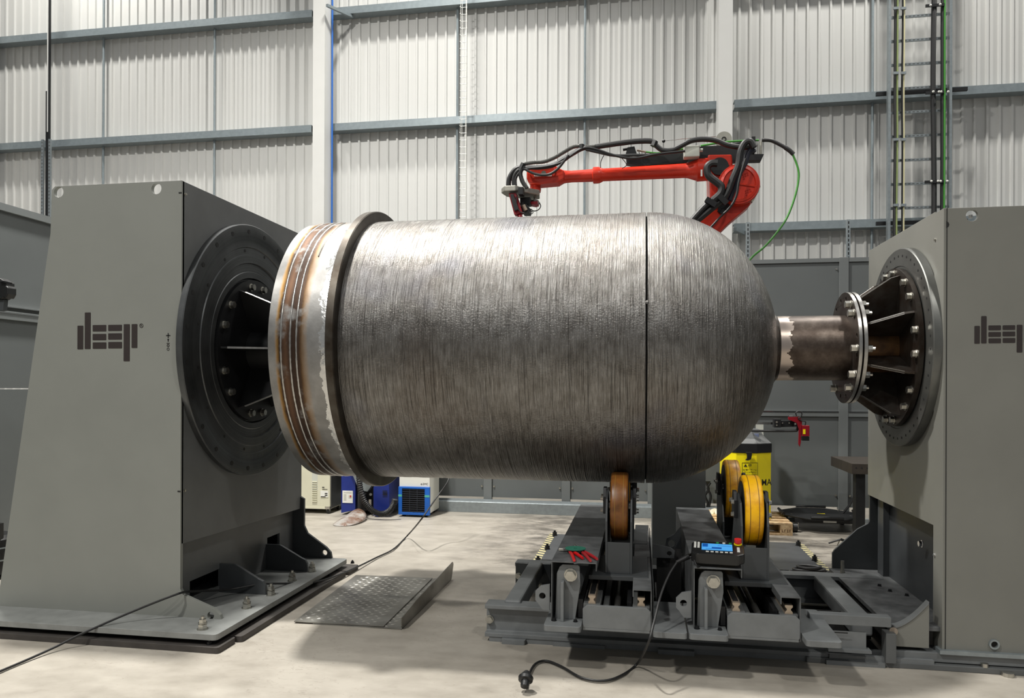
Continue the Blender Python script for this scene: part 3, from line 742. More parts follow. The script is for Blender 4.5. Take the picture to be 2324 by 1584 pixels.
def roller_stand(dx, label, tread):
    t = thing('roller_stand', (-.17+dx,5.0,.22), label, 'roller stand', 'roller stands under the vessel')
    def P(a): return tuple((a[0]+dx,)+tuple(a[1:]))
    def O(name, b, m, par=t, **k): 
        b.v = [(v[0]+dx,v[1],v[2]) for v in b.v]; return obj(name, b, m, par, **k)
    # left cover: folded sheet
    O('left_cover', B().prism([(-.472,.25),(-.472,.57),(-.229,.57),(-.229,.525),(-.234,.525),(-.234,.564),(-.466,.564),(-.466,.25)], 'y', 4.0, 6.0), M_dust, bevel=.0015)
    rx = (-.04, .06)
    O('right_cover', B().prism([(rx[0],.40),(rx[0],.44),(rx[1],.44),(rx[1],.215),(rx[1]-.006,.215),(rx[1]-.006,.434),(rx[0]+.006,.434),(rx[0]+.006,.40)], 'y', 4.0, 5.9), M_dust, bevel=.0015)
    br = [(-.452,.255),(-.445,.50),(-.43,.535),(-.415,.548),(-.33,.548),(-.322,.54),(-.318,.44),(-.345,.255)]
    O('bracket_plate', B().prism(br, 'y', 4.03, 4.05), M_bed, bevel=.002)
    O('bracket_rib', B().box((-.418,3.975,.255),(-.402,4.03,.465)), M_bed, bevel=.002)
    O('hex_bolt', B().bolt((-.37,4.03,.494),(0,-1,0),.027,.03), M_bolt, bevel=.001)
    ear = [(-.482,.45-.0),(-.482,.30),(-.52,.30),(-.545,.335),(-.56,.35),(-.56,.40),(-.53,.43),(-.482,.44)]
    O('ear_plate', B().prism([ear[1:], circ(-.522,.375,.018,16)], 'y', 4.02, 4.035), M_bed, bevel=.002)
    O('foot_plate', B().prism(rrect(-.50,3.90,-.305,4.46,.02), 'z', .225, .255), M_bed, bevel=.005)
    O('foot_plate', B().prism(rrect(.065,3.90,.236,4.46,.02), 'z', .225, .255), M_bed, bevel=.005)
    O('foot_screw', B().bolt((-.455,3.99,.255),(0,0,1),.011).bolt((-.34,3.99,.255),(0,0,1),.009), M_blk)
    O('under_nut', B().cyl((-.42,4.0,.225),(-.42,4.0,.20),.012,8).cyl((-.33,4.0,.225),(-.33,4.0,.20),.014,8).cyl((.11,4.0,.225),(.11,4.0,.2),.012,8).cyl((.2,4.0,.225),(.2,4.0,.2),.012,8), M_blk)
    ep = [(-.30,.225),(.05,.225),(.055,.235),(.055,.325),(.035,.345),(-.28,.345),(-.302,.325),(-.302,.235)]
    O('end_plate', B().prism(ep, 'y', 3.995, 4.015), M_bed, bevel=.002)
    O('end_ledge', B().box((-.30,3.995,.212),(.05,4.40,.225)), M_bed, bevel=.002)
    O('side_channel', B().box((.066,4.1,.22),(.072,5.9,.42)), M_char)
    for x in (-.255, .005):
        O('rail_seat', B().box((x-.045,4.016,.315),(x+.045,5.98,.347)), M_greyD, bevel=.002)
        rp = [(x-.02,.347),(x+.02,.347),(x+.018,.358),(x+.010,.366),(x+.010,.374),(x+.019,.382),(x+.019,.392),(x-.019,.392),(x-.019,.382),(x-.010,.374),(x-.010,.366),(x-.018,.358)]
        O('linear_rail', B().prism(rp, 'y', 4.02, 5.95), M_rail)
        O('rail_cap_strip', B().box((x-.014,4.05,.392),(x+.014,5.9,.394)), M_blk)
        O('rail_side', B().box((x-.075,4.05,.26),(x-.05,5.98,.36)), M_blk)
    O('bed_tray', B().box((-.28,4.03,.225),(.03,5.98,.245)), M_void)
    O('lead_screw', B().cyl((-.125,4.05,.30),(-.125,5.9,.30),.017), M_steel, smooth=True)
    O('tray_rib', B().box((-.20,4.03,.245),(-.17,5.9,.31)), M_greyD)
    # two wheel yokes
    for s_, yc, tr in ((1, 4.50, tread), (-1, 5.44, M_tread)):
        yf = yc-.20*s_; nm = 'wheel_yoke'
        y0, y1 = sorted((yf, yc+.22*s_))
        yo = O('wheel_yoke', B().prism([(yf,.445),(yf,.625),(yf+s_*.002,.74),(yf+s_*.05,.86),(yc-s_*.02,.90),(yc+s_*.05,.86),(yc+s_*.21,.60),(yc+s_*.21,.445)], 'x', -.198, -.186)
               .prism([(yf,.445),(yf,.625),(yf+s_*.002,.74),(yf+s_*.05,.86),(yc-s_*.02,.90),(yc+s_*.05,.86),(yc+s_*.21,.60),(yc+s_*.21,.445)], 'x', -.058, -.046)
               .box((-.186,min(yf,yf+s_*.012),.445),(-.058,max(yf,yf+s_*.012),.622)), M_char, bevel=.002)
        O('carriage_plate', B().box((-.29,y0-.05,.418),(.045,y1+.05,.445)), M_char, bevel=.003)
        for xb, dd in ((-.198,-1),(-.046,1)):
            lug = O('bearing_block', B().prism([(yc-.06,.76),(yc+.06,.76),(yc+.06,.86),(yc+.03,.91),(yc-.03,.91),(yc-.06,.86)], 'x', min(xb,xb+dd*.02), max(xb,xb+dd*.02)), M_blk, bevel=.002)
            O('block_bolt', B().bolt((xb+dd*.02,yc-.045,.85),(dd,0,0),.012).bolt((xb+dd*.02,yc-.045,.78),(dd,0,0),.012).bolt((xb+dd*.02,yc+.04,.85),(dd,0,0),.012), M_bolt)
        if True:
            wz = .80
            wr = .20
            pr = [(-.036,.05),(-.036,.165),(-.05,.17),(-.05,wr-.01),(-.045,wr-.003),(-.038,wr),(.038,wr),(.045,wr-.003),(.05,wr-.01),(.05,.17),(.036,.165),(.036,.05)]
            wh = O('wheel', B().lathe(pr, (-.122,yc,wz), (1,0,0), 72), tr, smooth=True)
            O('wheel_hub', B().lathe([(-.052,.06),(-.052,.163),(.052,.163),(.052,.06)], (-.122,yc,wz), (1,0,0), 48), M_blk, wh, smooth=True)
            O('tread_line', B().lathe([(-.026,wr+.0004),(-.024,wr+.0008),(-.022,wr+.0004)], (-.122,yc,wz), (1,0,0), 72,0,False).lathe([(.022,wr+.0004),(.024,wr+.0008),(.026,wr+.0004)], (-.122,yc,wz), (1,0,0), 72,0,False), M_wline, wh)
            O('axle', B().cyl((-.215,yc,wz),(-.03,yc,wz),.03), M_steel, wh, smooth=True)
    return t
roller_stand(0, 'left roller stand with a brown worn wheel touching the vessel, red pliers on its cover', M_treadB)
roller_stand(.745, 'right roller stand with bright yellow wheels, hand controller resting on its cover', M_tread)
lug = B().prism([[*[(0.258,0.600),(0.216,0.549),(0.169,0.519),(0.160,0.461),(0.267,0.428)]], circ(*(0.200,0.488),.022,14)], 'y', 5.0, 5.015)
tag(obj('lug_plate', lug, M_char, rb), '', '') if False else obj('lug_plate', lug, M_char, rb, bevel=.002)
obj('lug_plate', B().prism([[*[(0.073,0.544),(0.183,0.524),(0.209,0.504),(0.204,0.457),(0.074,0.455)]], circ(*(0.175,0.486),.014,14)], 'y', 4.7, 4.71), M_char, rb, bevel=.002)
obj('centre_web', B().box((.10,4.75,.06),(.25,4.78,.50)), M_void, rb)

# ================================================================== HAND CONTROLLER, CABLE, PLIERS, DISC
pc = Vector((0.395,4.007,0.575))
tp = thing('teach_pendant', tuple(pc+Vector((0,.1,0))), 'black handheld controller with lit blue screen and red stop button', 'controller')
def tilt(b, ang=9):
    a = math.radians(ang); rz = math.radians(-5)
    def f(p):
        q = Vector((p.x, p.y*math.cos(a)-p.z*math.sin(a), p.y*math.sin(a)+p.z*math.cos(a)))
        q = Vector((q.x*math.cos(rz)-q.y*math.sin(rz), q.x*math.sin(rz)+q.y*math.cos(rz), q.z))
        return q+pc+Vector((0,0,.012))
    return b.xf(f)
W, D = .135, .19
bodyp = [(-W,.03),(-W+.03,0),(W-.03,0),(W,.03),(W,D-.03),(W-.02,D),(-W+.02,D),(-W,D-.03)]
obj('housing', tilt(B().prism(bodyp, 'z', 0, .055)), M_black, tp, bevel=.008)
obj('screen', tilt(B().box((-.082,.06,.055),(.075,.15,.0575))), M_scr, tp)
obj('screen_image', tilt(B().box((-.078,.10,.0575),(-.05,.145,.058)).box((-.03,.075,.0575),(.02,.1,.058)).box((-.06,.07,.0575),(-.03,.074,.058)).box((0,.12,.0575),(.07,.123,.058))), M_blueC, tp)
obj('stop_button', tilt(B().cyl((.105,.165,.055),(.105,.165,.068),.014).cyl((.105,.165,.066),(.105,.165,.085),.019,20)), mat('red_button',(214,40,40),.35), tp, smooth=True)
obj('button_collar', tilt(B().cyl((.105,.165,.055),(.105,.165,.060),.021,20)), M_yel, tp)
kb = B()
for i in range(6): kb.box((-.06+i*.024,.03,.055),(-.045+i*.024,.04,.0575))
for i in range(5):
    for j in range(2): kb.box((-.122+j*.018,.085+i*.018,.055),(-.110+j*.018,.095+i*.018,.0575))
for i in range(4): kb.box((.098,.05+i*.018,.055),(.112,.06+i*.018,.0575))
obj('keys', tilt(kb), M_lab, tp)
gk = B()
for x in (0,.066): gk.cyl((x,.168,.055),(x,.168,.058),.008,12)
obj('green_keys', tilt(gk), mat('green_key',(50,150,80),.4), tp)
obj('white_key', tilt(B().cyl((.033,.168,.055),(.033,.168,.058),.008,12)), M_lab, tp)
obj('cable_gland', B().cyl((0.300,4.200,0.595), (0.250,4.150,0.590), .014, 14), M_silv, tp, smooth=True)
obj('gland_sleeve', B().cyl((0.255,4.150,0.592), (0.190,4.120,0.565), .015, 14, .009), M_rub, tp, smooth=True)
obj('hand_strap', B().tube([tuple(pc+Vector(p)) for p in ((-.12,0,.03),(-.11,-.02,.01),(-.10,-.01,.0),(-.09,.02,.0))], .004, 6), M_rub, tp)
cab = [(0.193,4.120,0.565),(0.149,4.050,0.512),(0.105,3.950,0.432),(0.070,3.850,0.324),(0.038,3.800,0.223),(-0.017,4.076,0.020),(-0.095,3.921,0.012),(-0.182,3.834,0.012),(-0.295,3.854,0.012),(-0.411,3.987,0.012),(-0.503,4.056,0.012),(-0.556,4.000,0.012),(-0.567,3.835,0.014),(-0.556,3.656,0.030)]
tag(obj('controller_cable', B().tube(cab, .0065, 10, 6), M_rub, smooth=True), 'black cable curving from the hand controller down to a plug on the floor', 'cable')
pb = (-0.556,3.644,0.000)
tag(obj('plug', B().lathe([(0,.02),(.01,.022),(.03,.022),(.035,.036),(.05,.038),(.06,.030),(.085,.012)], (pb[0],pb[1]-.02,.022+.015), (0,.35,.25), 24), M_black, smooth=True), 'round black connector plug lying on the floor at bottom', 'plug')
# pliers
def pliers(hinge, tip, ends, m, label):
    h = Vector(hinge); tpv = Vector(tip)
    t = thing('pliers', (h.x,h.y,.57), label, 'pliers')
    d = (tpv-h).normalized(); s_ = Vector((-d.y,d.x,0))
    jw = B()
    for q in (-1,1):
        jw.prism([tuple((h+s_*q*.002)[:2]), tuple((h+s_*q*.017)[:2]), tuple((h+d*.03+s_*q*.016)[:2]), tuple((tpv+s_*q*.004)[:2]), tuple((tpv+s_*q*.001)[:2])], 'z', .574, .588)
    obj('jaws', jw, M_steel, t, bevel=.001)
    obj('pivot', B().cyl((h.x,h.y,.572),(h.x,h.y,.592),.012,14), M_blk, t)
    for e in ends:
        e = Vector(e); mid = (h*.5+e*.5)+Vector(((e.x-h.x)*.0,0,0)); c0 = h*.8+e*.2
        obj('grip', B().tube([(c0.x,c0.y,.581),(mid.x+.004,mid.y,.582),(e.x,e.y,.581)], lambda u: .0075+.002*math.sin(u*PI), 10, 5), m, t, smooth=True)
        obj('shank', B().tube([(h.x,h.y,.581),(c0.x,c0.y,.581)], .006, 8, 0), M_blk, t)
pliers((-0.405,4.261,0.580), (-0.459,4.250,0.580), ((-0.348,3.994,0.580), (-0.308,4.055,0.580)), M_hred, 'pliers with bright red grips, leftmost of the pair on the cover')
pliers((-0.351,4.283,0.580), (-0.384,4.399,0.580), ((-0.262,4.000,0.580), (-0.230,4.048,0.580)), M_hredD, 'pliers with duller red grips, right of the pair on the cover')
gc = (-0.361,4.222,0.600)
tag(obj('grinding_disc', B().prism([circ(gc[0],gc[1],.058,36), circ(gc[0],gc[1],.010,14)], 'z', .594, .598), M_grnD), 'flat round green abrasive disc lying on top of the pliers', 'disc')

# ================================================================== CHECKER PLATES ON THE FLOOR
def checker(b, x0, x1, y0, y1, z, skip=None):
    nx_ = int((x1-x0)/.075); ny_ = int((y1-y0)/.075)
    for i in range(nx_):
        for j in range(ny_):
            for k in range(2):
                cx = x0+.03+i*.075+k*.0375; cy = y0+.03+j*.075+k*.0375
                if cx > x1-.03 or cy > y1-.03 or (skip and skip(cx,cy)): continue
                a = .6 if k else -.6
                u = (math.cos(a)*.022, math.sin(a)*.022); v = (-math.sin(a)*.008, math.cos(a)*.008)
                i0 = len(b.v)
                b.v += [(cx-u[0],cy-u[1],z),(cx+v[0],cy+v[1],z),(cx+u[0],cy+u[1],z),(cx-v[0],cy-v[1],z),(cx-u[0]*.3,cy-u[1]*.3,z+.004),(cx+u[0]*.3,cy+u[1]*.3,z+.004)]
                b.f += [(i0,i0+3,i0+4),(i0+3,i0+2,i0+5,i0+4),(i0+2,i0+1,i0+5),(i0+1,i0,i0+4,i0+5)]
    return b
M_chk = mat('checker_plate_steel', (140,138,132), .36, .45, .35, 4, c2=(98,95,88))
M_chkB = mat('checker_plate_raised', (146,144,138), .45, .4, .2, 4)
c1 = thing('checker_plate', (-1.8,5.1,0), 'checker plate with an upturned right edge lying under the flat one', 'metal plate')
obj('plate', B().box((-2.04,4.45,.0),(-1.455,5.68,.005)), M_chk, c1)
obj('upturned_edge', B().prism([(4.47,.005),(4.45,.02),(4.45,.075),(4.75,.10),(5.72,.13),(5.74,.11),(5.68,.005)], 'x', -1.457, -1.451), M_chk, c1)
o = obj('tread_bumps', checker(B(), -1.60,-1.46,4.46,5.66,.005), M_chkB, c1); o['kind'] = 'stuff'
c2 = thing('checker_plate', (-1.9,5.0,.005), 'flat checker plate on top, nearer the left machine base', 'metal plate')
obj('plate', B().prism([(-2.165,4.45),(-1.575,4.465),(-1.60,5.66),(-2.22,5.64)], 'z', .008, .013), M_chk, c2)
o = obj('tread_bumps', checker(B(), -2.17,-1.58,4.47,5.64,.013), M_chkB, c2); o['kind'] = 'stuff'

# long loose cable
lc = [(-3.290,3.318,0.012),(-3.281,3.559,0.012),(-3.247,3.738,0.030),(-3.149,3.840,0.083),(-2.972,4.000,0.162),(-2.737,4.100,0.254),(-2.765,4.300,0.213),(-2.700,4.600,0.148),(-2.544,4.720,0.160),(-2.458,5.000,0.098),(-2.359,5.150,0.070),(-2.306,5.425,0.050),(-2.282,5.816,0.030),(-2.268,6.242,0.015),(-2.235,6.594,0.015),(-2.280,7.155,0.030),(-1.978,6.600,0.290),(-1.917,6.900,0.449),(-1.831,7.000,0.594),(-1.822,7.100,0.724),(-1.825,7.300,0.968)]
tag(obj('loose_cable', B().tube(lc, .007, 8, 5), M_rub, smooth=True), 'long thin black cable trailing over the left machine base and across the floor', 'cable')

# ================================================================== ROBOT
RY = 6.3
ped = thing('robot_pedestal', (.3,6.28,0), 'dark grey square pillar behind the rollers carrying the robot', 'pedestal')
obj('column', B().box((.09,6.08,.02),(.505,6.5,1.25)), M_part, ped, bevel=.004)
obj('top_plate', B().box((.06,6.05,1.25),(.54,6.53,1.28)), M_char, ped)
obj('base_flange', B().box((.03,6.02,.012),(.57,6.56,.03)), M_char, ped)
rbt = thing('welding_robot', (.3,6.3,1.28), 'orange-red articulated welding robot with black hoses reaching over the vessel', 'robot')
obj('base', B().cyl((.3,RY,1.28),(.3,RY,1.5),.2,32).cyl((.3,RY,1.5),(.3,RY,1.72),.16,32), M_red, rbt, bevel=.008, smooth=True)
obj('shoulder', B().cyl((.12,RY-.16,1.85),(.12,RY+.16,1.85),.19,32).box((-.02,RY-.13,1.6),(.42,RY+.13,1.8)), M_red, rbt, bevel=.01)
obj('upper_arm', B().prism([(0.509,2.983),(0.648,3.121),(0.855,3.041),(0.855,2.970),(0.701,2.840),(0.587,2.728),(0.087,2.160),(-0.130,2.310)], 'y', RY-.08, RY+.08).prism([(-.04,1.85),(.25,1.92),(0.087,2.160),(-0.130,2.310)],'y',RY-.08,RY+.08), M_red, rbt, bevel=.01)
ec = (0.758,3.124)
obj('elbow_disc', B().lathe([(0,.158),(.03,.165),(.24,.165)], (ec[0],RY-.15,ec[1]), (0,1,0), 48), M_red, rbt, smooth=True)
obj('elbow_cover', B().lathe([(0,.14),(-.006,.145),(-.012,.125),(-.002,.12),(-.002,.02)], (ec[0],RY-.15,ec[1]), (0,1,0), 48,0,True), M_red, rbt, smooth=True)
eb = B()
for k in range(7):
    for q in ((.03,.07),(.05,-.06)):
        eb.prism([circ(ec[0]+q[0]+.016*(k%3)+.004*(k//3),ec[1]+q[1]-.016*(k//3)+.006*(k%3),.006,8),circ(ec[0]+q[0]+.016*(k%3)+.004*(k//3),ec[1]+q[1]-.016*(k//3)+.006*(k%3),.003,8)],'y',RY-.158,RY-.151)
obj('cover_bosses', eb, M_red, rbt)
obj('elbow_rib', B().tube([(ec[0]-.05,RY-.155,ec[1]+.005),(ec[0]+.13,RY-.155,ec[1]-.03)],.008,6,0), M_red, rbt)
for a, c in (((0.861,6.200,3.107),(0.902,6.200,3.116)),((0.821,6.200,3.035),(0.858,6.200,3.009))):
    obj('stop_lug', B().tube([a,c],.028,4,0), M_red, rbt); e = Vector(c)-Vector(a)
    obj('stop_pin', B().tube([c,tuple(Vector(c)+e*.5)],.022,6,0), M_bolt, rbt)
obj('elbow_housing', B().prism([(0.521,3.375),(0.706,3.369),(0.716,3.254),(0.682,3.191),(0.648,2.978),(0.540,2.964),(0.532,3.176)], 'y', RY-.12, RY+.14), M_red, rbt, bevel=.012)
A = Vector((0.455,6.300,3.288)); Bp = Vector((-0.892,6.300,3.278)); d = (Bp-A); LN = d.length; PXM = .00382
def at_(px): return (1585-px)*LN/(1585-1215)
prof = [(at_(1608),.090),(at_(1582),.092),(at_(1580),.085),(at_(1562),.062),(at_(1555),.058),(at_(1372),.052),(at_(1368),.060),(at_(1362),.068),(at_(1350),.068),(at_(1348),.052),(at_(1300),.048),(at_(1285),.052),(at_(1272),.064),(at_(1262),.066),(at_(1250),.066)]
obj('forearm', B().lathe(prof, A, d, 20), M_red, rbt, smooth=True)
obj('wrist_housing', B().prism([(-0.938,3.355),(-0.911,3.365),(-0.716,3.360),(-0.686,3.340),(-0.641,3.315),(-0.640,3.248),(-0.693,3.217),(-0.850,3.209),(-0.941,3.224),(-0.956,3.262),(-0.956,3.329)], 'y', RY-.07, RY+.07), M_red, rbt, bevel=.012)
obj('wrist_cover', B().prism([(-0.915,3.346),(-0.723,3.341),(-0.712,3.318),(-0.715,3.270),(-0.907,3.260),(-0.930,3.291)], 'y', RY-.082, RY-.07), M_red, rbt, bevel=.004)
obj('wrist_badge', B().cyl((-0.809,6.210,3.294),(-0.810,6.220,3.296),.02,20), M_alu, rbt)
obj('badge_frame', B().prism([[(-0.891,3.292),(-0.743,3.285),(-0.743,3.267),(-0.891,3.273)][0:4], [(-0.886,3.287),(-0.748,3.281),(-0.748,3.272),(-0.886,3.278)]], 'y', 6.216, 6.218), M_lab, rbt)
obj('wrist_neck', B().lathe([(0,.045),(.035,.045),(.04,.05),(.07,.046)], (-0.892,6.300,3.229), (0,0,-1), 24), M_red, rbt, smooth=True)
obj('motor_port', B().lathe([(0,.07),(.04,.07)], (0.609,6.160,3.272), (0,1,0), 24), M_blk, rbt, smooth=True)
obj('serial_label', B().box((0.466,6.205,3.210),(0.480,6.210,3.264)), M_lab, rbt)
obj('housing_slot', B().box((0.634,6.175,3.272),(0.686,6.180,3.285)), mat('robot_red_recess_shade',(140,26,16),.5), rbt)  # slot drawn as a block in darker red, recess shade painted in
# black bracket along the top
obj('hose_bracket', B().prism([(-0.130,3.402),(0.349,3.466),(0.507,3.476),(0.698,3.474),(0.767,3.492),(0.870,3.511),(0.888,3.510),(0.891,3.393),(0.967,3.389),(0.946,3.340),(0.716,3.344),(0.681,3.371),(0.377,3.371),(0.360,3.346),(-0.004,3.338),(-0.127,3.365)], 'y', RY-.02, RY+.06), M_blk, rbt, bevel=.002)
obj('junction_box', B().box((0.332,6.180,3.365),(0.456,6.27,3.455)), M_jbox, rbt, bevel=.006)
obj('box_gland', B().cyl((0.459,6.220,3.425),(0.483,6.220,3.424),.014,12), M_jbox, rbt)
sc_ = (0.672,6.450,3.578)
obj('balancer_spool', B().lathe([(0,.065),(.05,.065)], sc_, (0,1,0), 36), M_alu, rbt, smooth=True)
obj('spool_centre', B().prism([circ(sc_[0],sc_[2],.02,18),circ(sc_[0],sc_[2],.013,18)],'y',6.444,6.45), M_blk, rbt)
obj('spool_mount', B().tube([(sc_[0],6.47,sc_[2]),(sc_[0],6.42,3.424)],.015,6,0), M_blk, rbt)
obj('balancer_wire', B().tube([(0.175,6.300,3.540), (0.372,6.400,3.585), (0.607,6.440,3.600)],.0025,5,0), M_steel, rbt)
obj('wire_ball', B().lathe([(-.014,.003),(-.01,.011),(0,.0145),(.01,.011),(.014,.003)], (0.175,6.300,3.540),(1,0,0),12), M_blk, rbt, smooth=True)
def hose(pts, r, m=None, name='hose', seg=10): return obj(name, B().tube(pts, r, seg, 5), m or M_rub, rbt, smooth=True)
def ribbed(pts, r):
    b = B().tube(pts, lambda u: r*(1.0 if int(u*10000)%2 else .8), 10, 14)
    return b
hose([(-1.097,6.150,3.161),(-1.089,6.150,3.245),(-1.045,6.150,3.313),(-0.986,6.150,3.339),(-0.956,6.150,3.353)], .021)
rh = B()
def corr(pts, r, n):
    P = [Vector(p) for p in pts]; b = B(); Q = []
    for i in range(len(P)-1):
        p0=P[max(i-1,0)];p1=P[i];p2=P[i+1];p3=P[min(i+2,len(P)-1)]
        for k in range(n):
            t=k/n; Q.append(.5*((2*p1)+(p2-p0)*t+(2*p0-5*p1+4*p2-p3)*t*t+(3*p1-p0-3*p2+p3)*t**3))
    cnt = [0]
    def rr(u): cnt[0]+=1; return r*(1.0 if cnt[0]%2 else .78)
    return b.tube(Q, rr, 10, 0)
M_corr = mat('grey_corrugated_conduit', (88,88,84), .35, .3, .1, 20)
obj('corrugated_hose', corr([(-0.963,6.150,3.360),(-0.882,6.150,3.368),(-0.798,6.150,3.371),(-0.713,6.150,3.400),(-0.633,6.150,3.443),(-0.561,6.150,3.479),(-0.489,6.150,3.486)], .017, 14), M_corr, rbt)
obj('corrugated_hose', corr([(-0.474,6.150,3.478),(-0.417,6.150,3.472),(-0.366,6.150,3.476)], .019, 14), M_corr, rbt)
hose([(-0.373,6.150,3.473),(-0.202,6.150,3.490),(-0.061,6.150,3.500),(0.062,6.150,3.497),(0.108,6.150,3.477)], .022)
hose([(0.094,6.150,3.482),(0.122,6.150,3.448),(0.167,6.150,3.417),(0.237,6.150,3.414),(0.316,6.150,3.449),(0.385,6.150,3.481),(0.477,6.150,3.490),(0.580,6.150,3.474),(0.665,6.150,3.435),(0.766,6.150,3.412),(0.850,6.150,3.411)], .021)
hose([(-1.043,6.140,3.156),(-1.050,6.140,3.241),(-1.017,6.140,3.301),(-0.954,6.140,3.324),(-0.833,6.140,3.322),(-0.723,6.140,3.335),(-0.614,6.140,3.392),(-0.506,6.140,3.451),(-0.452,6.140,3.467)], .018)
hose([(-1.026,6.130,3.153),(-1.034,6.130,3.226),(-1.004,6.130,3.283),(-0.960,6.130,3.311),(-0.777,6.130,3.324),(-0.649,6.130,3.354),(-0.559,6.130,3.415),(-0.469,6.130,3.461),(-0.379,6.130,3.449),(-0.254,6.130,3.400),(-0.130,6.130,3.365),(-0.025,6.130,3.360),(0.115,6.130,3.382),(0.339,6.130,3.396)], .010)
hose([(-0.937,6.130,3.149),(-0.975,6.130,3.209),(-0.993,6.130,3.272),(-0.982,6.130,3.315)], .018)
hose([(-0.951,6.120,3.307),(-0.885,6.120,3.271),(-0.819,6.120,3.254),(-0.746,6.120,3.258),(-0.681,6.120,3.298),(-0.630,6.120,3.358),(-0.594,6.120,3.406)], .011)
hose([(-0.452,6.140,3.452),(-0.344,6.140,3.422),(-0.219,6.140,3.391),(-0.060,6.140,3.386),(0.080,6.140,3.380)], .012)
hose([(0.866,6.100,3.388),(0.836,6.100,3.437),(0.793,6.100,3.426),(0.760,6.100,3.358),(0.744,6.100,3.255),(0.704,6.100,3.153),(0.671,6.100,3.061),(0.627,6.100,2.993),(0.493,6.100,2.880),(0.391,6.100,2.793),(0.255,6.100,2.629)], .026)
hose([(0.869,6.140,3.365),(0.855,6.140,3.390),(0.822,6.140,3.350),(0.799,6.140,3.275),(0.749,6.140,3.180),(0.716,6.140,3.077),(0.682,6.140,2.991)], .022, mat('dark_blue_black_hose',(28,30,44),.4))
hose([(0.584,6.080,3.271),(0.540,6.080,3.273),(0.507,6.080,3.243),(0.517,6.080,3.180),(0.574,6.080,3.129),(0.615,6.080,3.086),(0.605,6.080,3.031),(0.551,6.080,2.981)], .029)
hose([(0.551,6.080,2.981),(0.491,6.080,2.938),(0.407,6.080,2.847),(0.305,6.080,2.728)], .024)
hose([(0.795,6.060,3.293),(0.769,6.060,3.208),(0.743,6.060,3.106),(0.730,6.060,3.021),(0.703,6.060,2.953),(0.657,6.060,2.893)], .010)
hose([(0.657,6.060,2.893),(0.607,6.060,2.846),(0.490,6.060,2.718)], .008)
obj('hose_clamp', B().tube([(0.496,6.060,2.988),(0.573,6.060,2.937)],.03,4,0).tube([(0.597,6.070,3.015),(0.658,6.070,2.950)],.03,4,0), M_blk, rbt)
obj('clamp_plate', B().prism([(0.610,2.973),(0.679,3.006),(0.689,2.952),(0.638,2.891),(0.597,2.920)],'y',6.19,6.21).bolt((0.661,6.190,2.986),(0,-1,0),.006).bolt((0.630,6.190,2.945),(0,-1,0),.006), M_blk, rbt)
obj('hose_tie', B().tube([(-0.969,6.140,3.361),(-0.999,6.140,3.301)],.024,6,0).tube([(-0.488,6.140,3.494),(-0.488,6.140,3.451)],.022,6,0).tube([(0.104,6.140,3.492),(0.087,6.140,3.450)],.026,6,0), M_black, rbt)
obj('valve_block', B().prism([(-0.118,3.465),(-0.061,3.470),(-0.039,3.397),(-0.132,3.408)], 'y', 6.18, 6.22).cyl((-0.154,6.200,3.453),(-0.118,6.200,3.458),.011), M_blk, rbt)
obj('air_fitting', B().cyl((-0.040,6.200,3.443),(0.031,6.200,3.426),.008), M_rail, rbt)
hose([(-0.025,6.200,3.428),(-0.004,6.200,3.398),(0.045,6.200,3.425),(0.074,6.200,3.398)], .003)
hose([(-0.337,6.220,3.319),(-0.333,6.200,3.367),(-0.303,6.180,3.418)], .003)
hose([(-0.161,6.240,3.313),(-0.125,6.200,3.332),(-0.185,6.180,3.405)], .003)
hose([(0.028,6.200,3.426),(0.151,6.200,3.412),(0.326,6.200,3.436)], .007, M_grn, 'green_hose')
hose([(0.472,6.300,3.485),(0.646,6.300,3.505),(0.784,6.300,3.509),(0.929,6.300,3.508)], .008, M_grn, 'green_hose')
hose([(0.953,6.300,3.507),(1.024,6.300,3.500),(1.099,6.300,3.460),(1.160,6.300,3.418),(1.197,6.300,3.381)], lambda u: .015+.003*(u>.6), None, 'cable_sleeve')
hose([(1.190,6.300,3.382),(1.224,6.300,3.292),(1.238,6.300,3.203),(1.215,6.300,3.063),(1.155,6.300,2.888),(1.078,6.300,2.767),(0.976,6.300,2.646),(0.867,6.300,2.549),(0.754,6.300,2.366),(0.686,6.300,2.152)], .0085, M_grn, 'green_hose')
obj('sleeve_stand', B().cyl((0.922,6.300,3.388),(0.922,6.300,3.480),.003).cyl((0.946,6.300,3.386),(0.946,6.300,3.493),.011), M_alu, rbt)
obj('sleeve_post', B().box((0.869,6.260,3.403),(0.897,6.340,3.527)), M_blk, rbt)
# tool end
obj('tool_bracket', B().prism([(p[0],p[1]) for p in [(-1.151,6.120),(-1.112,6.050),(-1.020,6.050),(-0.843,6.220),(-0.862,6.360),(-0.941,6.380),(-1.128,6.240)]], 'z', 3.115, 3.159), M_alu, rbt, bevel=.006)
obj('bracket_clamp', B().box((-0.995,6.030,3.078),(-0.955,6.12,3.138)), M_blk, rbt, bevel=.002)
obj('torch_body', B().prism([(-1.084,3.105),(-1.021,3.106),(-0.968,2.940),(-1.035,2.924)], 'y', 6.08, 6.15), M_redT, rbt, bevel=.004)
obj('torch_shell', B().prism([(-1.067,3.088),(-1.038,3.090),(-0.993,2.962),(-1.030,2.949)], 'y', 6.055, 6.08), M_black, rbt, bevel=.004)
obj('torch_nozzle', B().tube([(-1.001,6.120,2.941),(-0.980,6.100,2.881),(-0.958,6.080,2.833)], .022, 12, 3), M_redT, rbt, smooth=True)
obj('camera_box', B().box((-1.004,6.180,3.032),(-0.919,6.28,3.092)), M_black, rbt, bevel=.003)
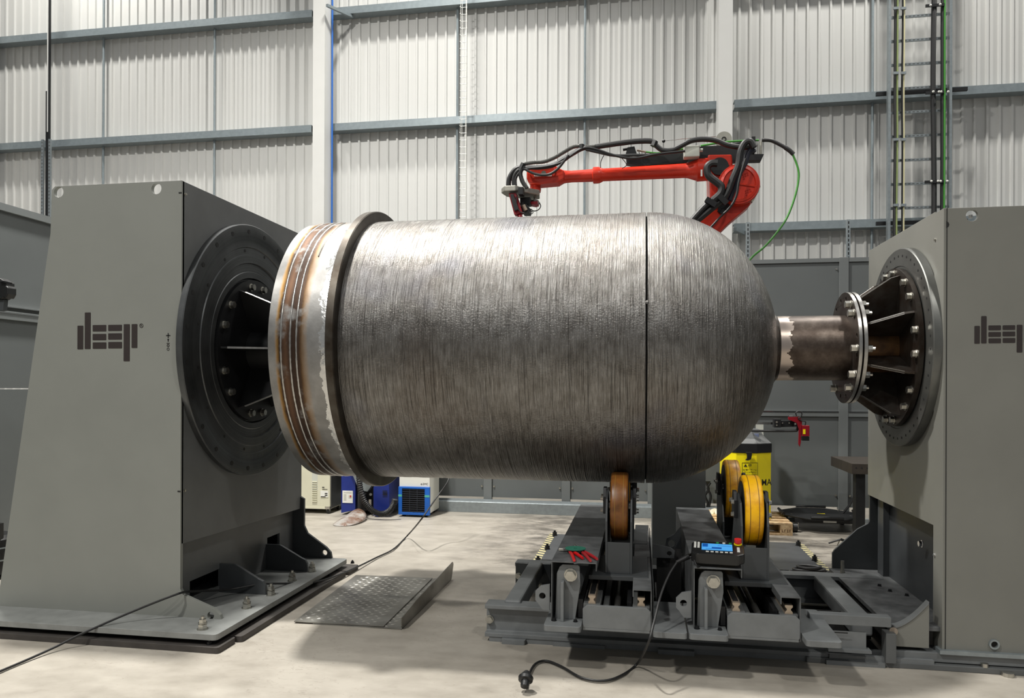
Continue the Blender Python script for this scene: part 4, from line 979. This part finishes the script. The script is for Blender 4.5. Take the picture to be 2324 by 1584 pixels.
obj('tool_flange', B().lathe([(0,.012),(.045,.012),(.05,.034),(.058,.034),(.062,.04),(.082,.04),(.085,.03)], (-0.895,6.300,3.140), (0,0,-1), 24), M_steel, rbt, smooth=True)
obj('tool_arm', B().prism([(-0.955,3.067),(-0.865,3.071),(-0.864,3.049),(-0.891,3.042),(-0.986,3.061)],'y',6.24,6.34), M_redT, rbt)
obj('wire_feeder', B().prism([(-0.992,3.022),(-0.948,3.028),(-0.914,2.990),(-0.921,2.949),(-0.977,2.951)],'y',6.14,6.26), M_black, rbt, bevel=.004)
obj('feeder_fitting', B().cyl((-0.968,6.140,3.014),(-0.946,6.140,2.969),.017,10), M_rail, rbt)
hose([(-0.843,6.200,3.046),(-0.832,6.200,3.016),(-0.851,6.200,2.987),(-0.888,6.200,2.978),(-0.918,6.200,2.997)], .004)
hose([(-0.918,6.200,2.982),(-0.895,6.200,2.970),(-0.910,6.200,2.953),(-0.932,6.200,2.961)], .003)
hose([(-1.014,6.060,3.069),(-1.014,6.060,3.000),(-0.984,6.060,2.945),(-0.948,6.060,2.929)], .005)

# ================================================================== FLOOR PLATE WITH HAZARD TAPE
fpz = thing('floor_cover_plate', (.3,7.0,0), 'flat dark floor plate behind the rollers edged with striped tape', 'floor plate')
obj('plate', B().box((-.85,6.45,0),(1.48,7.6,.012)), mat('dark_floor_plate',(74,76,78),.5,.2,.2,7), fpz)
obj('hazard_strip', B().box((-.92,6.45,.0),(-.85,7.66,.004)), M_haz, fpz)
obj('hazard_strip', B().box((1.48,6.45,.0),(1.55,7.6,.004)), M_haz, fpz)
for q in ((-0.853,7.524),(-0.848,6.873),(-0.863,6.354),(1.479,7.478),(1.490,6.851)):
    obj('plate_nut', B().bolt((q[0],q[1],.012),(0,0,1),.02,.03,.02), M_blk, fpz)
tag(obj('cable_coil', B().tube([(1.33+.17*math.cos(t*.7)*(1-.02*t),6.28+.07*math.sin(t*.7),.026+.0025*t) for t in range(28)],.011,7,3), M_rub, smooth=True), 'coil of black cable lying on the floor plate beside the tailstock', 'cable')
cl_ = (1.871,7.611,0.000)
ck = thing('spring_clamp', cl_, 'small black clamp lying on the floor near the hazard tape', 'clamp')
obj('handle', B().tube([(cl_[0]-.09,cl_[1],.02),(cl_[0]-.02,cl_[1],.045),(cl_[0]+.02,cl_[1],.06)],.009,6,3), M_black, ck)
obj('jaw', B().tube([(cl_[0]+.02,cl_[1],.06),(cl_[0]+.06,cl_[1],.045),(cl_[0]+.10,cl_[1],.02)],lambda u:.014-.006*u,6,3), M_black, ck)
obj('screw', B().cyl((cl_[0]-.01,cl_[1],.0),(cl_[0]+.015,cl_[1],.06),.005), M_bolt, ck)

# ================================================================== BACKGROUND MACHINES
BY = 8.36
def zy(py, y=8.36): return 0
bc = thing('beige_cabinet', (-3.9,8.6,0), 'beige cabinet on castors with louvred vent, beside the blue unit', 'cabinet')
z0 = 0.056
xr = -3.618
obj('body', B().box((-4.5,BY,z0),(xr,BY+.40,1.05)), M_beige, bc, bevel=.01)
obj('side_panel', B().box((xr,BY+.02,z0+.01),(xr+.004,BY+.38,1.03)), M_greyD, bc)
obj('bottom_sill', B().box((-4.5,BY-.006,z0),(xr,BY,z0+.02)), M_beige, bc)
for k in range(10):
    z = 0.382-k*.026
    obj('louvre', B().prism([(BY,z),(BY-.012,z-.003),(BY-.012,z-.008),(BY,z-.014)], 'x', -3.840, -3.779), M_beige, bc)
obj('louvre_shadow_gap', B().box((-3.846,BY-.001,.27),(-3.774,BY+.001,.53)), M_jbox, bc)
obj('label', B().box((-3.737,8.355,0.197),(-3.640,8.360,0.272)), M_lab, bc)
obj('label_print', B().box((-3.681,8.353,0.215),(-3.649,8.355,0.226)).box((-3.681,8.353,0.236),(-3.649,8.355,0.247)).box((-3.731,8.353,0.198),(-3.671,8.355,0.207)).box((-3.715,8.353,0.287),(-3.649,8.355,0.293)).box((-3.715,8.353,0.308),(-3.688,8.355,0.318)), M_ink, bc)
for x, y in ((xr-.03,BY+.03),(xr-.03,BY+.33),(-4.3,BY+.05)):
    w_ = obj('castor', B().cyl((x-.015,y,.032),(x+.015,y,.032),.031,18), M_black, bc, smooth=True)
    obj('castor_fork', B().prism([(y-.015,.03),(y+.03,.09),(y-.035,.09)], 'x', x-.022, x-.018).prism([(y-.015,.03),(y+.03,.09),(y-.035,.09)], 'x', x+.018, x+.022).box((x-.03,y-.04,.088),(x+.03,y+.04,z0)), M_bolt, w_)
bl = thing('blue_extraction_unit', (-3.1,8.5,0), 'deep blue welding-fume unit with grey front between beige and white cabinets', 'machine')
xa, xb_, xc_, xd = -3.470, -3.295, -3.067, -2.879
obj('left_panel', B().prism([(xa,.02),(xb_,.06),(xb_,1.2),(xa,1.2)], 'y', BY-.02, BY+.02), M_blue, bl, bevel=.003)
obj('body', B().box((xa+.01,BY+.02,.05),(xd-.01,BY+.40,1.2)), M_blk, bl)
obj('grey_hopper', B().prism([(-3.355,0.563),(-2.961,0.572),(-3.067,0.374),(-3.132,0.285),(-3.207,0.298),(-3.262,0.359)], 'y', BY-.06, BY+.02), M_galv, bl, bevel=.003)
obj('right_box', B().prism([(-3.045,0.343),(-2.971,0.431),(-2.859,0.475),(-2.852,0.118),(-2.985,0.002),(-3.044,0.020)], 'y', BY-.10, BY+.3), M_blue, bl, bevel=.004)
for k in range(3):
    obj('vent_slot', B().box((-2.931,8.250,0.271),(-2.875,8.255,0.279)).xf(lambda p, k=k: p+Vector((0,0,-.02*k+.03))), M_ink, bl)
obj('catch', B().cyl((-3.086,8.280,0.257),(-3.093,8.300,0.254),.016,14).box((-3.107,8.280,0.124),(-3.077,8.300,0.198)), M_bolt, bl)
obj('canister', B().cyl((-3.187,8.280,0.086),(-3.187,8.28,0.265),.05,20), M_blk, bl)
obj('label', B().box((-3.453,8.335,0.141),(-3.325,8.340,0.284)), M_lab, bl)
obj('label_print', B().box((-3.436,8.333,0.173),(-3.405,8.335,0.246)).box((-3.377,8.333,0.200),(-3.339,8.335,0.232)).box((-3.437,8.333,0.261),(-3.339,8.335,0.268)), M_jbox, bl)
obj('label_mark', B().box((-3.359,8.331,0.211),(-3.344,8.333,0.232)), M_hred, bl)
hp = [(-3.173,8.100,0.591),(-3.156,8.100,0.466),(-3.140,8.100,0.341),(-3.097,8.100,0.217),(-3.034,8.100,0.134),(-2.955,8.100,0.081),(-2.866,8.100,0.069),(-2.789,8.100,0.112),(-2.747,8.100,0.178),(-2.727,8.100,0.243)]
tag(obj('ribbed_hose', corr(hp, .036, 10), M_rub, smooth=False), 'black ribbed suction hose curling in front of the blue unit', 'hose')
bgc = [(-3.322,7.597,0.005),(-3.317,7.894,0.020),(-3.288,8.104,0.060),(-3.236,8.213,0.120),(-3.148,8.232,0.130),(-3.021,8.066,0.080),(-3.016,7.838,0.040),(-3.067,7.621,0.005)]
b = B(); top = []
bag_lo = [(p[0],p[1],.001) for p in bgc]
i0 = 0; b.v += bag_lo+bgc
c0 = Vector((0,0,0))
for p in bgc: c0 += Vector(p)/8
b.v.append((c0.x,c0.y,c0.z+.05)); b.v.append((c0.x,c0.y,.001))
for k in range(8):
    q = (k+1)%8; b.f += [(k,q,8+q,8+k),(8+k,8+q,16),(q,k,17)]
o = obj('plastic_bag', b, M_bag); md = o.modifiers.new('soft','SUBSURF'); md.levels = md.render_levels = 2
tag(o, 'crumpled clear plastic bag with rusty dust on the floor by the hose', 'bag')
ch = thing('chiller_unit', (-2.6,8.7,0), 'off-white cooling unit with a bright blue slatted grille on castors', 'chiller')
cxa, cxb = -2.765, -2.402; CY = 8.36
cz0, cz1 = 0.029, 0.348
obj('body', B().box((cxa,CY+.02,cz0+.01),(cxb,CY+.42,.95)), M_chil, ch, bevel=.008)
obj('front_panel', B().box((cxa,CY,cz1),(cxb,CY+.02,.95)), M_chil, ch, bevel=.003)
gx0, gx1, gz0, gz1 = -2.727, -2.455, 0.054, 0.327
obj('grille_frame', B().prism([[(cxa-.005,cz0-.005),(cxb+.005,cz0-.005),(cxb+.005,cz1),(cxa-.005,cz1)],[(gx0,gz0),(gx0,gz1),(gx1,gz1),(gx1,gz0)]], 'y', CY-.02, CY+.02), M_blueC, ch, bevel=.003)
obj('grille_back', B().box((gx0,CY+.005,gz0),(gx1,CY+.015,gz1)), M_void, ch)
M_slat = mat('grille_slat_black',(44,48,58),.5)
for k in range(11):
    z = gz0+(k+.5)*(gz1-gz0)/11
    obj('slat', B().box((gx0,CY-.012,z-.004),(gx1,CY-.006,z+.004)), M_slat, ch)
for k in (1,2): obj('divider', B().box((gx0+(gx1-gx0)*k/3-.003,CY-.014,gz0),(gx0+(gx1-gx0)*k/3+.003,CY-.010,gz1)), M_slat, ch)
obj('level_gauge', B().box((-2.682,8.410,0.395),(-2.646,8.415,0.467)), M_blk, ch)
text('maker_mark', 'SMC', .032, M_ink, ch, (-2.482, CY-.0005, 0.373), FR)
obj('maker_dot', B().prism([circ(*(-2.498,0.380),.010,12),circ(*(-2.498,0.380),.005,12)],'y',CY-.001,CY), M_ink, ch)
tz = 0.246
obj('tape', B().box((cxa-.006,CY-.0215,tz-.012),(gx0,CY-.02,tz+.012)).box((gx1,CY-.0215,tz-.012),(cxb+.006,CY-.02,tz+.012)), M_gtape, ch)
for x, y in ((cxa+.05,CY+.04),(cxb-.05,CY+.04),(cxb-.05,CY+.36),(cxa+.05,CY+.36)):
    obj('castor', B().cyl((x-.018,y,.031),(x+.018,y,.031),.03,16).box((x-.02,y-.02,.03),(x+.02,y+.02,cz0+.012)), M_black, ch)

# pallet
pl = thing('pallet', (1.25,8.3,0), 'wooden pallet on the floor under the yellow unit', 'pallet')
px0, px1, py0 = .75, 1.53, 8.02
for k in range(5):
    y = py0+k*.16; obj('deck_board', B().box((px0,y,.108),(px1,y+.10,.128)), M_wood, pl, bevel=.002)
for y in (py0,py0+.32,py0+.64):
    obj('bottom_board', B().box((px0,y,0),(px1,y+.09,.02)), M_wood, pl)
    for x in (px0,(px0+px1)/2-.05,px1-.12): obj('block', B().box((x,y,.02),(x+.12,y+.09,.09)), M_wood, pl)
for x in (px0,(px0+px1)/2-.05,px1-.12): obj('stringer', B().box((x,py0,.09),(x+.12,py0+.74,.108)), M_wood, pl)
stb = B()
for q in range(4): stb.box((px1-.105+q*.025,py0-.0008,.035),(px1-.100+q*.025,py0,.062)).box((px1-.105+q*.025,py0-.0008,.058 if q%2 else .035),(px1-.088+q*.025,py0,.062 if q%2 else .039))
obj('print', stb, mat('brown_stamp',(90,60,40),.7), pl)
# yellow unit
yl = thing('yellow_wire_feed_unit', (1.1,8.4,.128), 'tall bright yellow machine with black lid lettered MA, standing on the pallet', 'machine')
yy = 8.12
yp = [0.861,0.981,1.189,1.351]
yz1 = 0.830
oct_ = [(yp[0],8.30),(yp[1],8.12),(yp[2],8.12),(yp[3],8.24),(yp[3],8.58),(yp[2],8.66),(yp[1],8.66),(yp[0],8.55)]
obj('barrel', B().prism(oct_, 'z', .13, yz1), M_yel, yl, bevel=.004)
cc = Vector((sum(p[0] for p in oct_)/8, sum(p[1] for p in oct_)/8))
def so(s_): return [(cc.x+(p[0]-cc.x)*s_, cc.y+(p[1]-cc.y)*s_) for p in oct_]
zb = 0.926
obj('lid_band', B().prism(so(1.03), 'z', yz1, zb), M_blk, yl, bevel=.004)
b = B(); o1, o2, o3 = so(1.02), so(.72), so(.6)
i = 0; b.v = [(p[0],p[1],zb) for p in o1]+[(p[0],p[1],zb+.08) for p in o2]+[(p[0],p[1],zb+.14) for p in o3]
for L_ in (0,8):
    for k in range(8): b.f.append((L_+k,L_+(k+1)%8,L_+8+(k+1)%8,L_+8+k))
b.f.append(tuple(range(16,24))); b.f.append(tuple(range(8))[::-1])
obj('lid', b, M_greyD, yl, bevel=.004)
obj('lid_window', B().box((1.112,8.220,0.951),(1.226,8.240,1.026)), M_blueC if False else mat('tinted_window',(120,130,160),.1,.3), yl, bevel=.004)
obj('latch', B().prism([(1.073,0.841),(1.135,0.842),(1.135,0.814),(1.126,0.768),(1.095,0.754),(1.069,0.758),(1.086,0.777),(1.086,0.813)], 'y', 8.07, 8.10), M_blk, yl, bevel=.002)
ink = B()
ink.prism([(1.060,0.686),(1.095,0.687),(1.077,0.714)], 'y', 8.117, 8.12)
random.seed(5)
lx_, lz_ = (1.051,0.667); lx2, lz2 = (1.193,0.561)
for r_ in range(4):
    for q in range(9):
        x = lx_+(lx2-lx_)*(q+.1)/9; z = lz_+(lz2-lz_)*(r_+.3)/4
        a, c = random.uniform(.004,.011), random.uniform(.004,.016)
        ink.box((x,8.1185,z-c),(x+a*.35,8.1195,z)); ink.box((x,8.1185,z-c*random.random()),(x+a,8.1195,z-c*random.random()*.5+.002))
obj('safety_pictograms', ink, M_ink, yl)
fr0 = [(1.042,0.727),(1.201,0.731),(1.202,0.533),(1.042,0.529)]
obj('pictogram_frame', B().prism([fr0, [(fr0[0][0]+.003,fr0[0][1]-.003),(fr0[1][0]-.003,fr0[1][1]-.003),(fr0[2][0]-.003,fr0[2][1]+.003),(fr0[3][0]+.003,fr0[3][1]+.003)]], 'y', 8.118, 8.12), M_ink, yl)
obj('manual_icon', B().prism([[(1.108,0.715),(1.135,0.715),(1.135,0.692),(1.108,0.692)], [(1.113,0.710),(1.130,0.711),(1.130,0.697),(1.113,0.697)]], 'y', 8.118, 8.12), M_ink, yl)
ang = math.atan2(oct_[3][1]-oct_[2][1], oct_[3][0]-oct_[2][0])
mx = oct_[2][0]*.45+oct_[3][0]*.55; my = oct_[2][1]*.45+oct_[3][1]*.55
text('lettering', 'MA', .098, M_ink, yl, (mx-.035,my-.026,0.486), (PI/2,0,ang), bold=.0005)
obj('rear_box', B().box((1.267,8.68,yz1),(1.342,8.74,1.118)), M_jbox, yl)
# pale wrap left of the unit
tag(obj('wrapping_sheet', B().tube([(0.666,8.083,0.030),(0.752,8.452,0.100),(0.810,8.574,0.140),(0.847,8.471,0.100),(0.876,8.382,0.030)], .035, 8, 4), mat('cream_wrapping',(214,208,192),.7,0,.15,20,.3,40), smooth=True), 'crumpled cream wrapping on the floor left of the yellow unit', 'wrapping')
# black hanging straps left of yellow unit
bs = thing('strap_bundle', (0.741,8.600,0.134), 'bundle of black straps hanging on the partition left of yellow unit', 'straps')
obj('strap', B().tube([(0.737,8.850,0.422),(0.767,8.850,0.347),(0.728,8.850,0.270),(0.757,8.850,0.185),(0.738,8.850,0.093)], .014, 6, 4).tube([(0.786,8.850,0.423),(0.757,8.850,0.357),(0.791,8.850,0.272),(0.777,8.850,0.170),(0.758,8.850,0.119)], .014, 6, 4), M_black, bs)
obj('buckle', B().box((0.726,8.840,0.408),(0.787,8.860,0.437)), M_black, bs)

# rolling octagonal skate
dl = thing('machine_skate', (1.9,8.5,0), 'low black octagonal platform dolly on castors beside the pallet', 'dolly')
dc = (1.898,8.549,0.155)
oc = [(dc[0]+.42*math.cos(PI/8+k*PI/4), dc[1]+.42*math.sin(PI/8+k*PI/4)) for k in range(8)]
obj('deck', B().prism(oc, 'z', .14, .155), M_blk, dl, bevel=.003)
for k in range(8):
    if k%2 == 0: continue
    a, c = Vector(oc[k]), Vector(oc[(k+1)%8])
    obj('grip_bar', B().tube([(a.x,a.y,.17),(c.x,c.y,.17)], .014, 8, 0), M_black, dl)
obj('deck_screws', B().cyl((dc[0]-.25,dc[1]+.2,.155),(dc[0]-.25,dc[1]+.2,.158),.01,10).cyl((dc[0]-.3,dc[1]-.1,.155),(dc[0]-.3,dc[1]-.1,.158),.01,10).cyl((dc[0]+.25,dc[1]+.2,.155),(dc[0]+.25,dc[1]+.2,.158),.01,10).cyl((dc[0]+.3,dc[1]-.1,.155),(dc[0]+.3,dc[1]-.1,.158),.01,10), M_bolt, dl)
obj('yellow_tag', B().box((dc[0]-.02,dc[1]-.03,.155),(dc[0]+.06,dc[1]-.01,.157)), M_yel, dl)
obj('frame', B().box((dc[0]-.3,dc[1]-.3,.10),(dc[0]+.3,dc[1]-.27,.14)).box((dc[0]-.3,dc[1]+.2,.10),(dc[0]+.3,dc[1]+.23,.14)), M_blk, dl)
obj('rating_plate', B().box((dc[0]-.02,dc[1]-.3015,.107),(dc[0]+.11,dc[1]-.3,.128)), M_lab, dl)
for x in (-.3,.3):
    for y in (-.3,.25):
        w_ = obj('castor', B().cyl((dc[0]+x-.02,dc[1]+y,.046),(dc[0]+x+.02,dc[1]+y,.046),.045,20), M_black, dl, smooth=True)
        obj('castor_fork', B().box((dc[0]+x-.03,dc[1]+y-.015,.04),(dc[0]+x-.024,dc[1]+y+.03,.1)).box((dc[0]+x+.024,dc[1]+y-.015,.04),(dc[0]+x+.03,dc[1]+y+.03,.1)), M_bolt, w_)

# red sensor head on a black arm
sa = thing('laser_sensor', (1.372,8.100,1.123), 'black arm with a dark red bracket and laser box in front of partition', 'sensor')
obj('arm_bar', B().prism([(1.358,1.169),(1.597,1.176),(1.597,1.113),(1.437,1.106),(1.359,1.110)], 'y', 8.08, 8.12), M_blk, sa, bevel=.003)
obj('clamp_block', B().box((1.350,8.050,1.103),(1.419,8.150,1.190)).box((1.545,8.050,1.114),(1.607,8.150,1.183)), M_blk, sa, bevel=.004)
obj('arm_screws', B().cyl((1.437,8.075,1.148),(1.438,8.080,1.148),.007,10).cyl((1.502,8.075,1.149),(1.503,8.080,1.149),.007,10).cyl((1.375,8.045,1.158),(1.376,8.050,1.158),.011,8).cyl((1.375,8.045,1.126),(1.376,8.050,1.126),.008,8).cyl((1.556,8.045,1.142),(1.557,8.050,1.142),.010,8), M_bolt, sa)
obj('cable_tube', B().tube([(1.106,8.080,1.066),(1.281,8.080,1.064),(1.542,8.080,1.068),(1.581,8.080,1.082),(1.589,8.080,1.141)], .012, 8, 4), M_rub, sa, smooth=True)
obj('red_bracket', B().prism([(1.488,1.213),(1.600,1.214),(1.622,1.174),(1.610,0.949),(1.601,0.908),(1.588,0.935),(1.592,1.084),(1.570,1.151),(1.488,1.186)], 'y', 8.04, 8.07), M_redT, sa, bevel=.002)
obj('knob', B().cyl((1.494,8.060,1.208),(1.533,8.060,1.209),.02,16), M_blk, sa)
obj('laser_box', B().box((1.620,8.020,1.018),(1.690,8.090,1.128)), M_redT, sa, bevel=.004)
obj('laser_lens', B().box((1.622,8.025,0.973),(1.689,8.085,1.015)), M_black, sa, bevel=.002)
obj('warning_label', B().box((1.626,8.018,1.041),(1.650,8.020,1.090)), M_yel, sa)
obj('loop_cable', B().tube([(1.566,8.030,1.224),(1.557,8.030,1.251),(1.574,8.030,1.269),(1.604,8.030,1.269),(1.617,8.030,1.242),(1.605,8.030,1.215),(1.583,8.030,1.197),(1.618,8.030,1.175),(1.652,8.030,1.166),(1.648,8.030,1.126)], .006, 7, 5), M_rub, sa, smooth=True)
obj('arm_mount', B().box((1.122,8.200,1.125),(1.382,8.240,1.149)), M_silv, sa)

# perforated black workbench edge by the tailstock
wt = thing('welding_table', (2.3,7.8,0), 'thick perforated dark steel table partly hidden behind the tailstock', 'table')
tzt = 0.789
obj('table_top', B().box((1.985,7.6,tzt-.10),(3.3,8.4,tzt)), mat('dark_brown_steel',(70,64,58),.5,.5,.2,12), wt, bevel=.003)
hb_ = B()
for k in range(14):
    x = 1.985+.04+k*.05; hb_.cyl((x,7.598,tzt-.04),(x,7.6,tzt-.04),.008,8)
obj('hole_row', hb_, M_void, wt)
obj('leg', B().box((2.034,7.65,0),(2.122,7.75,tzt-.10)), M_blk, wt, bevel=.004)
obj('leg', B().box((3.1,7.65,0),(3.2,7.75,tzt-.10)), M_blk, wt)
tag(obj('hanging_cable', B().tube([(2.279+0,8.6,0.349),(2.212,8.600,0.228),(2.122,8.600,0.120)], .012, 6, 4), M_rub), 'black cable slanting down beside the table leg at the partition', 'cable')

# struts rising behind the partition
for q in ((1697,508),(1925,500)):
    x = 1.215 if q[0]==1697 else 2.315
    z = 3.433 if q[0]==1697 else 3.426
    t = thing('slotted_strut', (x,9.05,0), 'slotted steel strut above the partition, %s' % ('nearer the robot' if q[0]==1697 else 'nearer the cable ladder'), 'strut')
    obj('channel', B().box((x-.02,9.03,0),(x+.02,9.035,z)).box((x-.02,9.035,0),(x-.017,9.07,z)).box((x+.017,9.035,0),(x+.02,9.07,z)), M_galv, t)
    h = B()
    for k in range(9): h.box((x-.006,9.0285,z-.05-k*.05),(x+.006,9.03,z-.02-k*.05))
    obj('slots', h, M_void, t)

# left vertical pole and channels
xp = -10.031
t = thing('service_drop', (xp,11.3,0), 'thin vertical pole and slotted channels in front of the wall at far left', 'pole')
obj('pole', B().box((xp-.012,11.28,5.849),(xp+.012,11.32,10)), M_white, t)
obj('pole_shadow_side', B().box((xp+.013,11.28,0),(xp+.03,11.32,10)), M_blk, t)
obj('dark_channel', B().box((xp-.045,11.29,4.0),(xp-.014,11.33,6.553)), M_blk, t)
za, zb_ = 2.0, 5.713
for xo in (-.075,.065):
    obj('slotted_channel', B().box((xp+xo-.02,11.25,za),(xp+xo+.02,11.28,zb_)), M_galv, t)
    h = B(); k = 0
    while zb_-.04-k*.06 > 3.2:
        h.box((xp+xo-.012,11.248,zb_-.04-k*.06-.022),(xp+xo+.012,11.25,zb_-.04-k*.06)); k += 1
    obj('slots', h, M_greyD, t)

# narrow wire basket tray
xw = -2.781
t = thing('wire_basket_tray', (xw,11.5,0), 'narrow galvanised wire cable basket climbing the wall left of the robot', 'cable tray')
M_wire = mat('bright_wire',(222,222,216),.35,.3)
for dx in (-.045,-.02,.04,.06):
    obj('side_wire', B().cyl((xw+dx,11.5 if abs(dx)<.05 else 11.46,1.0),(xw+dx,11.5 if abs(dx)<.05 else 11.46,10),.004,6), M_wire, t)
k = 0; rg = obj('rung_wire', B().tube([(xw-.045,11.46,1.0),(xw-.045,11.5,1.0),(xw+.06,11.5,1.0),(xw+.06,11.46,1.0)],.0045,5,0), M_wire, t)
for k in range(1,80):
    c = rg.copy(); COL.objects.link(c); c.location = Vector(rg.location)+Vector((0,0,k*.11))

# cable ladder on the right
lx0_, lx1_ = 3.477, 4.281
t = thing('cable_ladder', ((lx0_+lx1_)/2,11.5,0), 'wide galvanised cable ladder running up the wall at right', 'cable ladder')
for x in (lx0_,lx1_):
    obj('side_rail', B().prism([(x-.018,11.44),(x+.018,11.44),(x+.018,11.446),(x-.012,11.446),(x-.012,11.514),(x+.018,11.514),(x+.018,11.52),(x-.018,11.52)],'z',.5,10), M_galv, t)
rg = obj('rung', B().box((lx0_+.03,11.49,1.0),(lx1_-.03,11.515,1.035)), M_galv, t)
hh = B()
zr = 5.367
hh0 = B()
q = 0
while lx0_+.14+q*.055 < lx1_-.05:
    hh0.box((lx0_+.1+q*.055,11.4885,1.012),(lx0_+.13+q*.055,11.49,1.024)); q += 1
sl = obj('rung_slots', hh0, M_greyD, t)
for k in range(1,26):
    for s_ in (rg, sl):
        c = s_.copy(); COL.objects.link(c); c.location = Vector(s_.location)+Vector((0,0,k*.3415+.0))
obj('support_bracket', B().box((3.352,11.62,5.766),(4.572,11.66,5.817)), M_blk, t)
obj('support_bracket', B().box((3.359,11.62,3.883),(4.579,11.66,3.934)), M_blk, t)
def wcable(px_, r, m, lab, wob=.01, y=11.43, seg=8):
    random.seed(int(px_*10)); pts = []
    x0 = 0
    for k in range(12):
        z = .6+k*.86; pts.append((px_+random.uniform(-wob,wob)*.6, y, z))
    return tag(obj('wall_cable', B().tube(pts, r, seg, 4), m, smooth=True), lab, 'cable')
wcable(3.549, .026, M_rub, 'thick black cable strapped to the ladder nearest its left rail')
wcable(3.566, .012, mat('yellow_green_earth',(132,146,92),.4), 'pale yellow-green earth cable on the ladder near its left rail', .008, 11.40)
wcable(3.651, .022, M_rub, 'black cable on the ladder, second from its left rail')
wcable(3.656, .010, mat('cream_earth',(206,200,160),.4), 'thin cream cable beside the second black cable on the ladder', .006, 11.40)
wcable(4.054, .036, M_rub, 'thickest black cable on the right half of the ladder', .02)
wcable(4.169, .028, M_rub, 'black cable next to the green cable at the ladder right side')
wcable(4.184, .013, M_grn, 'bright green cable at the right side of the wall ladder', .008, 11.395)
b = B()
for q in (10,212,412):
    pass
for (pxx, pyy) in ((2110,12),(2134,10),(2118,208),(2131,208),(2136,208),(2152,208),(2114,411),(2129,411),(2135,411),(2150,411),(2031,18),(2050,18),(2031,164),(2050,164),(2030,315),(2051,315),(2030,465),(2052,465)):
    b.v; 
CL = [(3.985,11.360,6.894),(4.110,11.360,6.896),(4.024,11.360,5.679),(4.098,11.360,5.674),(4.126,11.360,5.672),(4.217,11.360,5.667),(4.005,11.360,4.424),(4.091,11.360,4.421),(4.125,11.360,4.419),(4.211,11.360,4.416)]
for p in CL: b.lathe([(-.016,.004),(-.011,.013),(0,.017),(.011,.013),(.016,.004)], p, (0,1,0), 10)
obj('cleat_bolts', b, M_lab, t, smooth=True)
b = B()
for p in [(4.060,11.380,6.904),(4.065,11.380,5.678),(4.058,11.380,4.421)]: b.box((p[0]-.13,11.385,p[2]-.02),(p[0]+.12,11.40,p[2]+.02))
obj('cleat', b, M_blk, t)
b = B()
for p in [(3.538,11.370,6.899),(3.637,11.370,6.890),(3.541,11.370,5.981),(3.640,11.370,5.975),(3.545,11.370,5.039),(3.643,11.370,5.034),(3.548,11.370,4.110),(3.647,11.370,4.106)]: b.box((p[0]-.035,11.37,p[2]-.018),(p[0]+.035,11.39,p[2]+.018))
obj('saddle_clip', b, M_galv, t)

# things at the far left edge
ga = thing('black_gripper', (-4.757,4.900,2.214), 'black mechanical clamp head poking in at the left picture edge', 'clamp')
obj('body', B().prism([(-4.988,2.285),(-4.727,2.306),(-4.666,2.272),(-4.666,2.245),(-4.651,2.232),(-4.651,2.186),(-4.673,2.153),(-4.688,2.160),(-4.711,2.147),(-4.987,2.138)], 'y', 4.86, 4.94), M_black, ga, bevel=.006)
obj('jaw', B().prism([(-4.749,2.148),(-4.704,2.147),(-4.711,2.064),(-4.745,2.061)], 'y', 4.88, 4.92), M_char, ga, bevel=.003)
obj('shine_plate', B().prism([(-4.709,2.282),(-4.671,2.281),(-4.611,2.267),(-4.615,2.254),(-4.679,2.269),(-4.709,2.269)], 'y', 4.84, 4.86), M_blk, ga, bevel=.002)
obj('arm', B().box((-4.9,4.86,2.164),(-4.872,4.94,2.264)), M_black, ga)
obj('floor_stand', B().box((-4.9,4.86,0),(-4.82,4.94,2.214)), M_black, ga)
bm_ = thing('black_gas_trolley', (-5.093,5.215,0.000), 'rounded black machine at the lower left edge behind the grey stand', 'machine')
zc = 0.317; zt = 0.436
obj('drum', B().lathe([(0,.12),(.02,.16),(zc*.9,.16),(zc,.13)], (-5.014,5.1,0.02), (0,0,1), 32), M_black, bm_, smooth=True)
obj('band', B().lathe([(0,.163),(.012,.163)], (-5.014,5.1,zc*.75), (0,0,1), 32,0,False).lathe([(0,.163),(.012,.163)], (-5.014,5.1,zc*.45), (0,0,1), 32,0,False), M_galv, bm_)
obj('handle', B().box((-4.914,5.0,zc*.9),(-4.871,5.06,zt)), M_black, bm_)
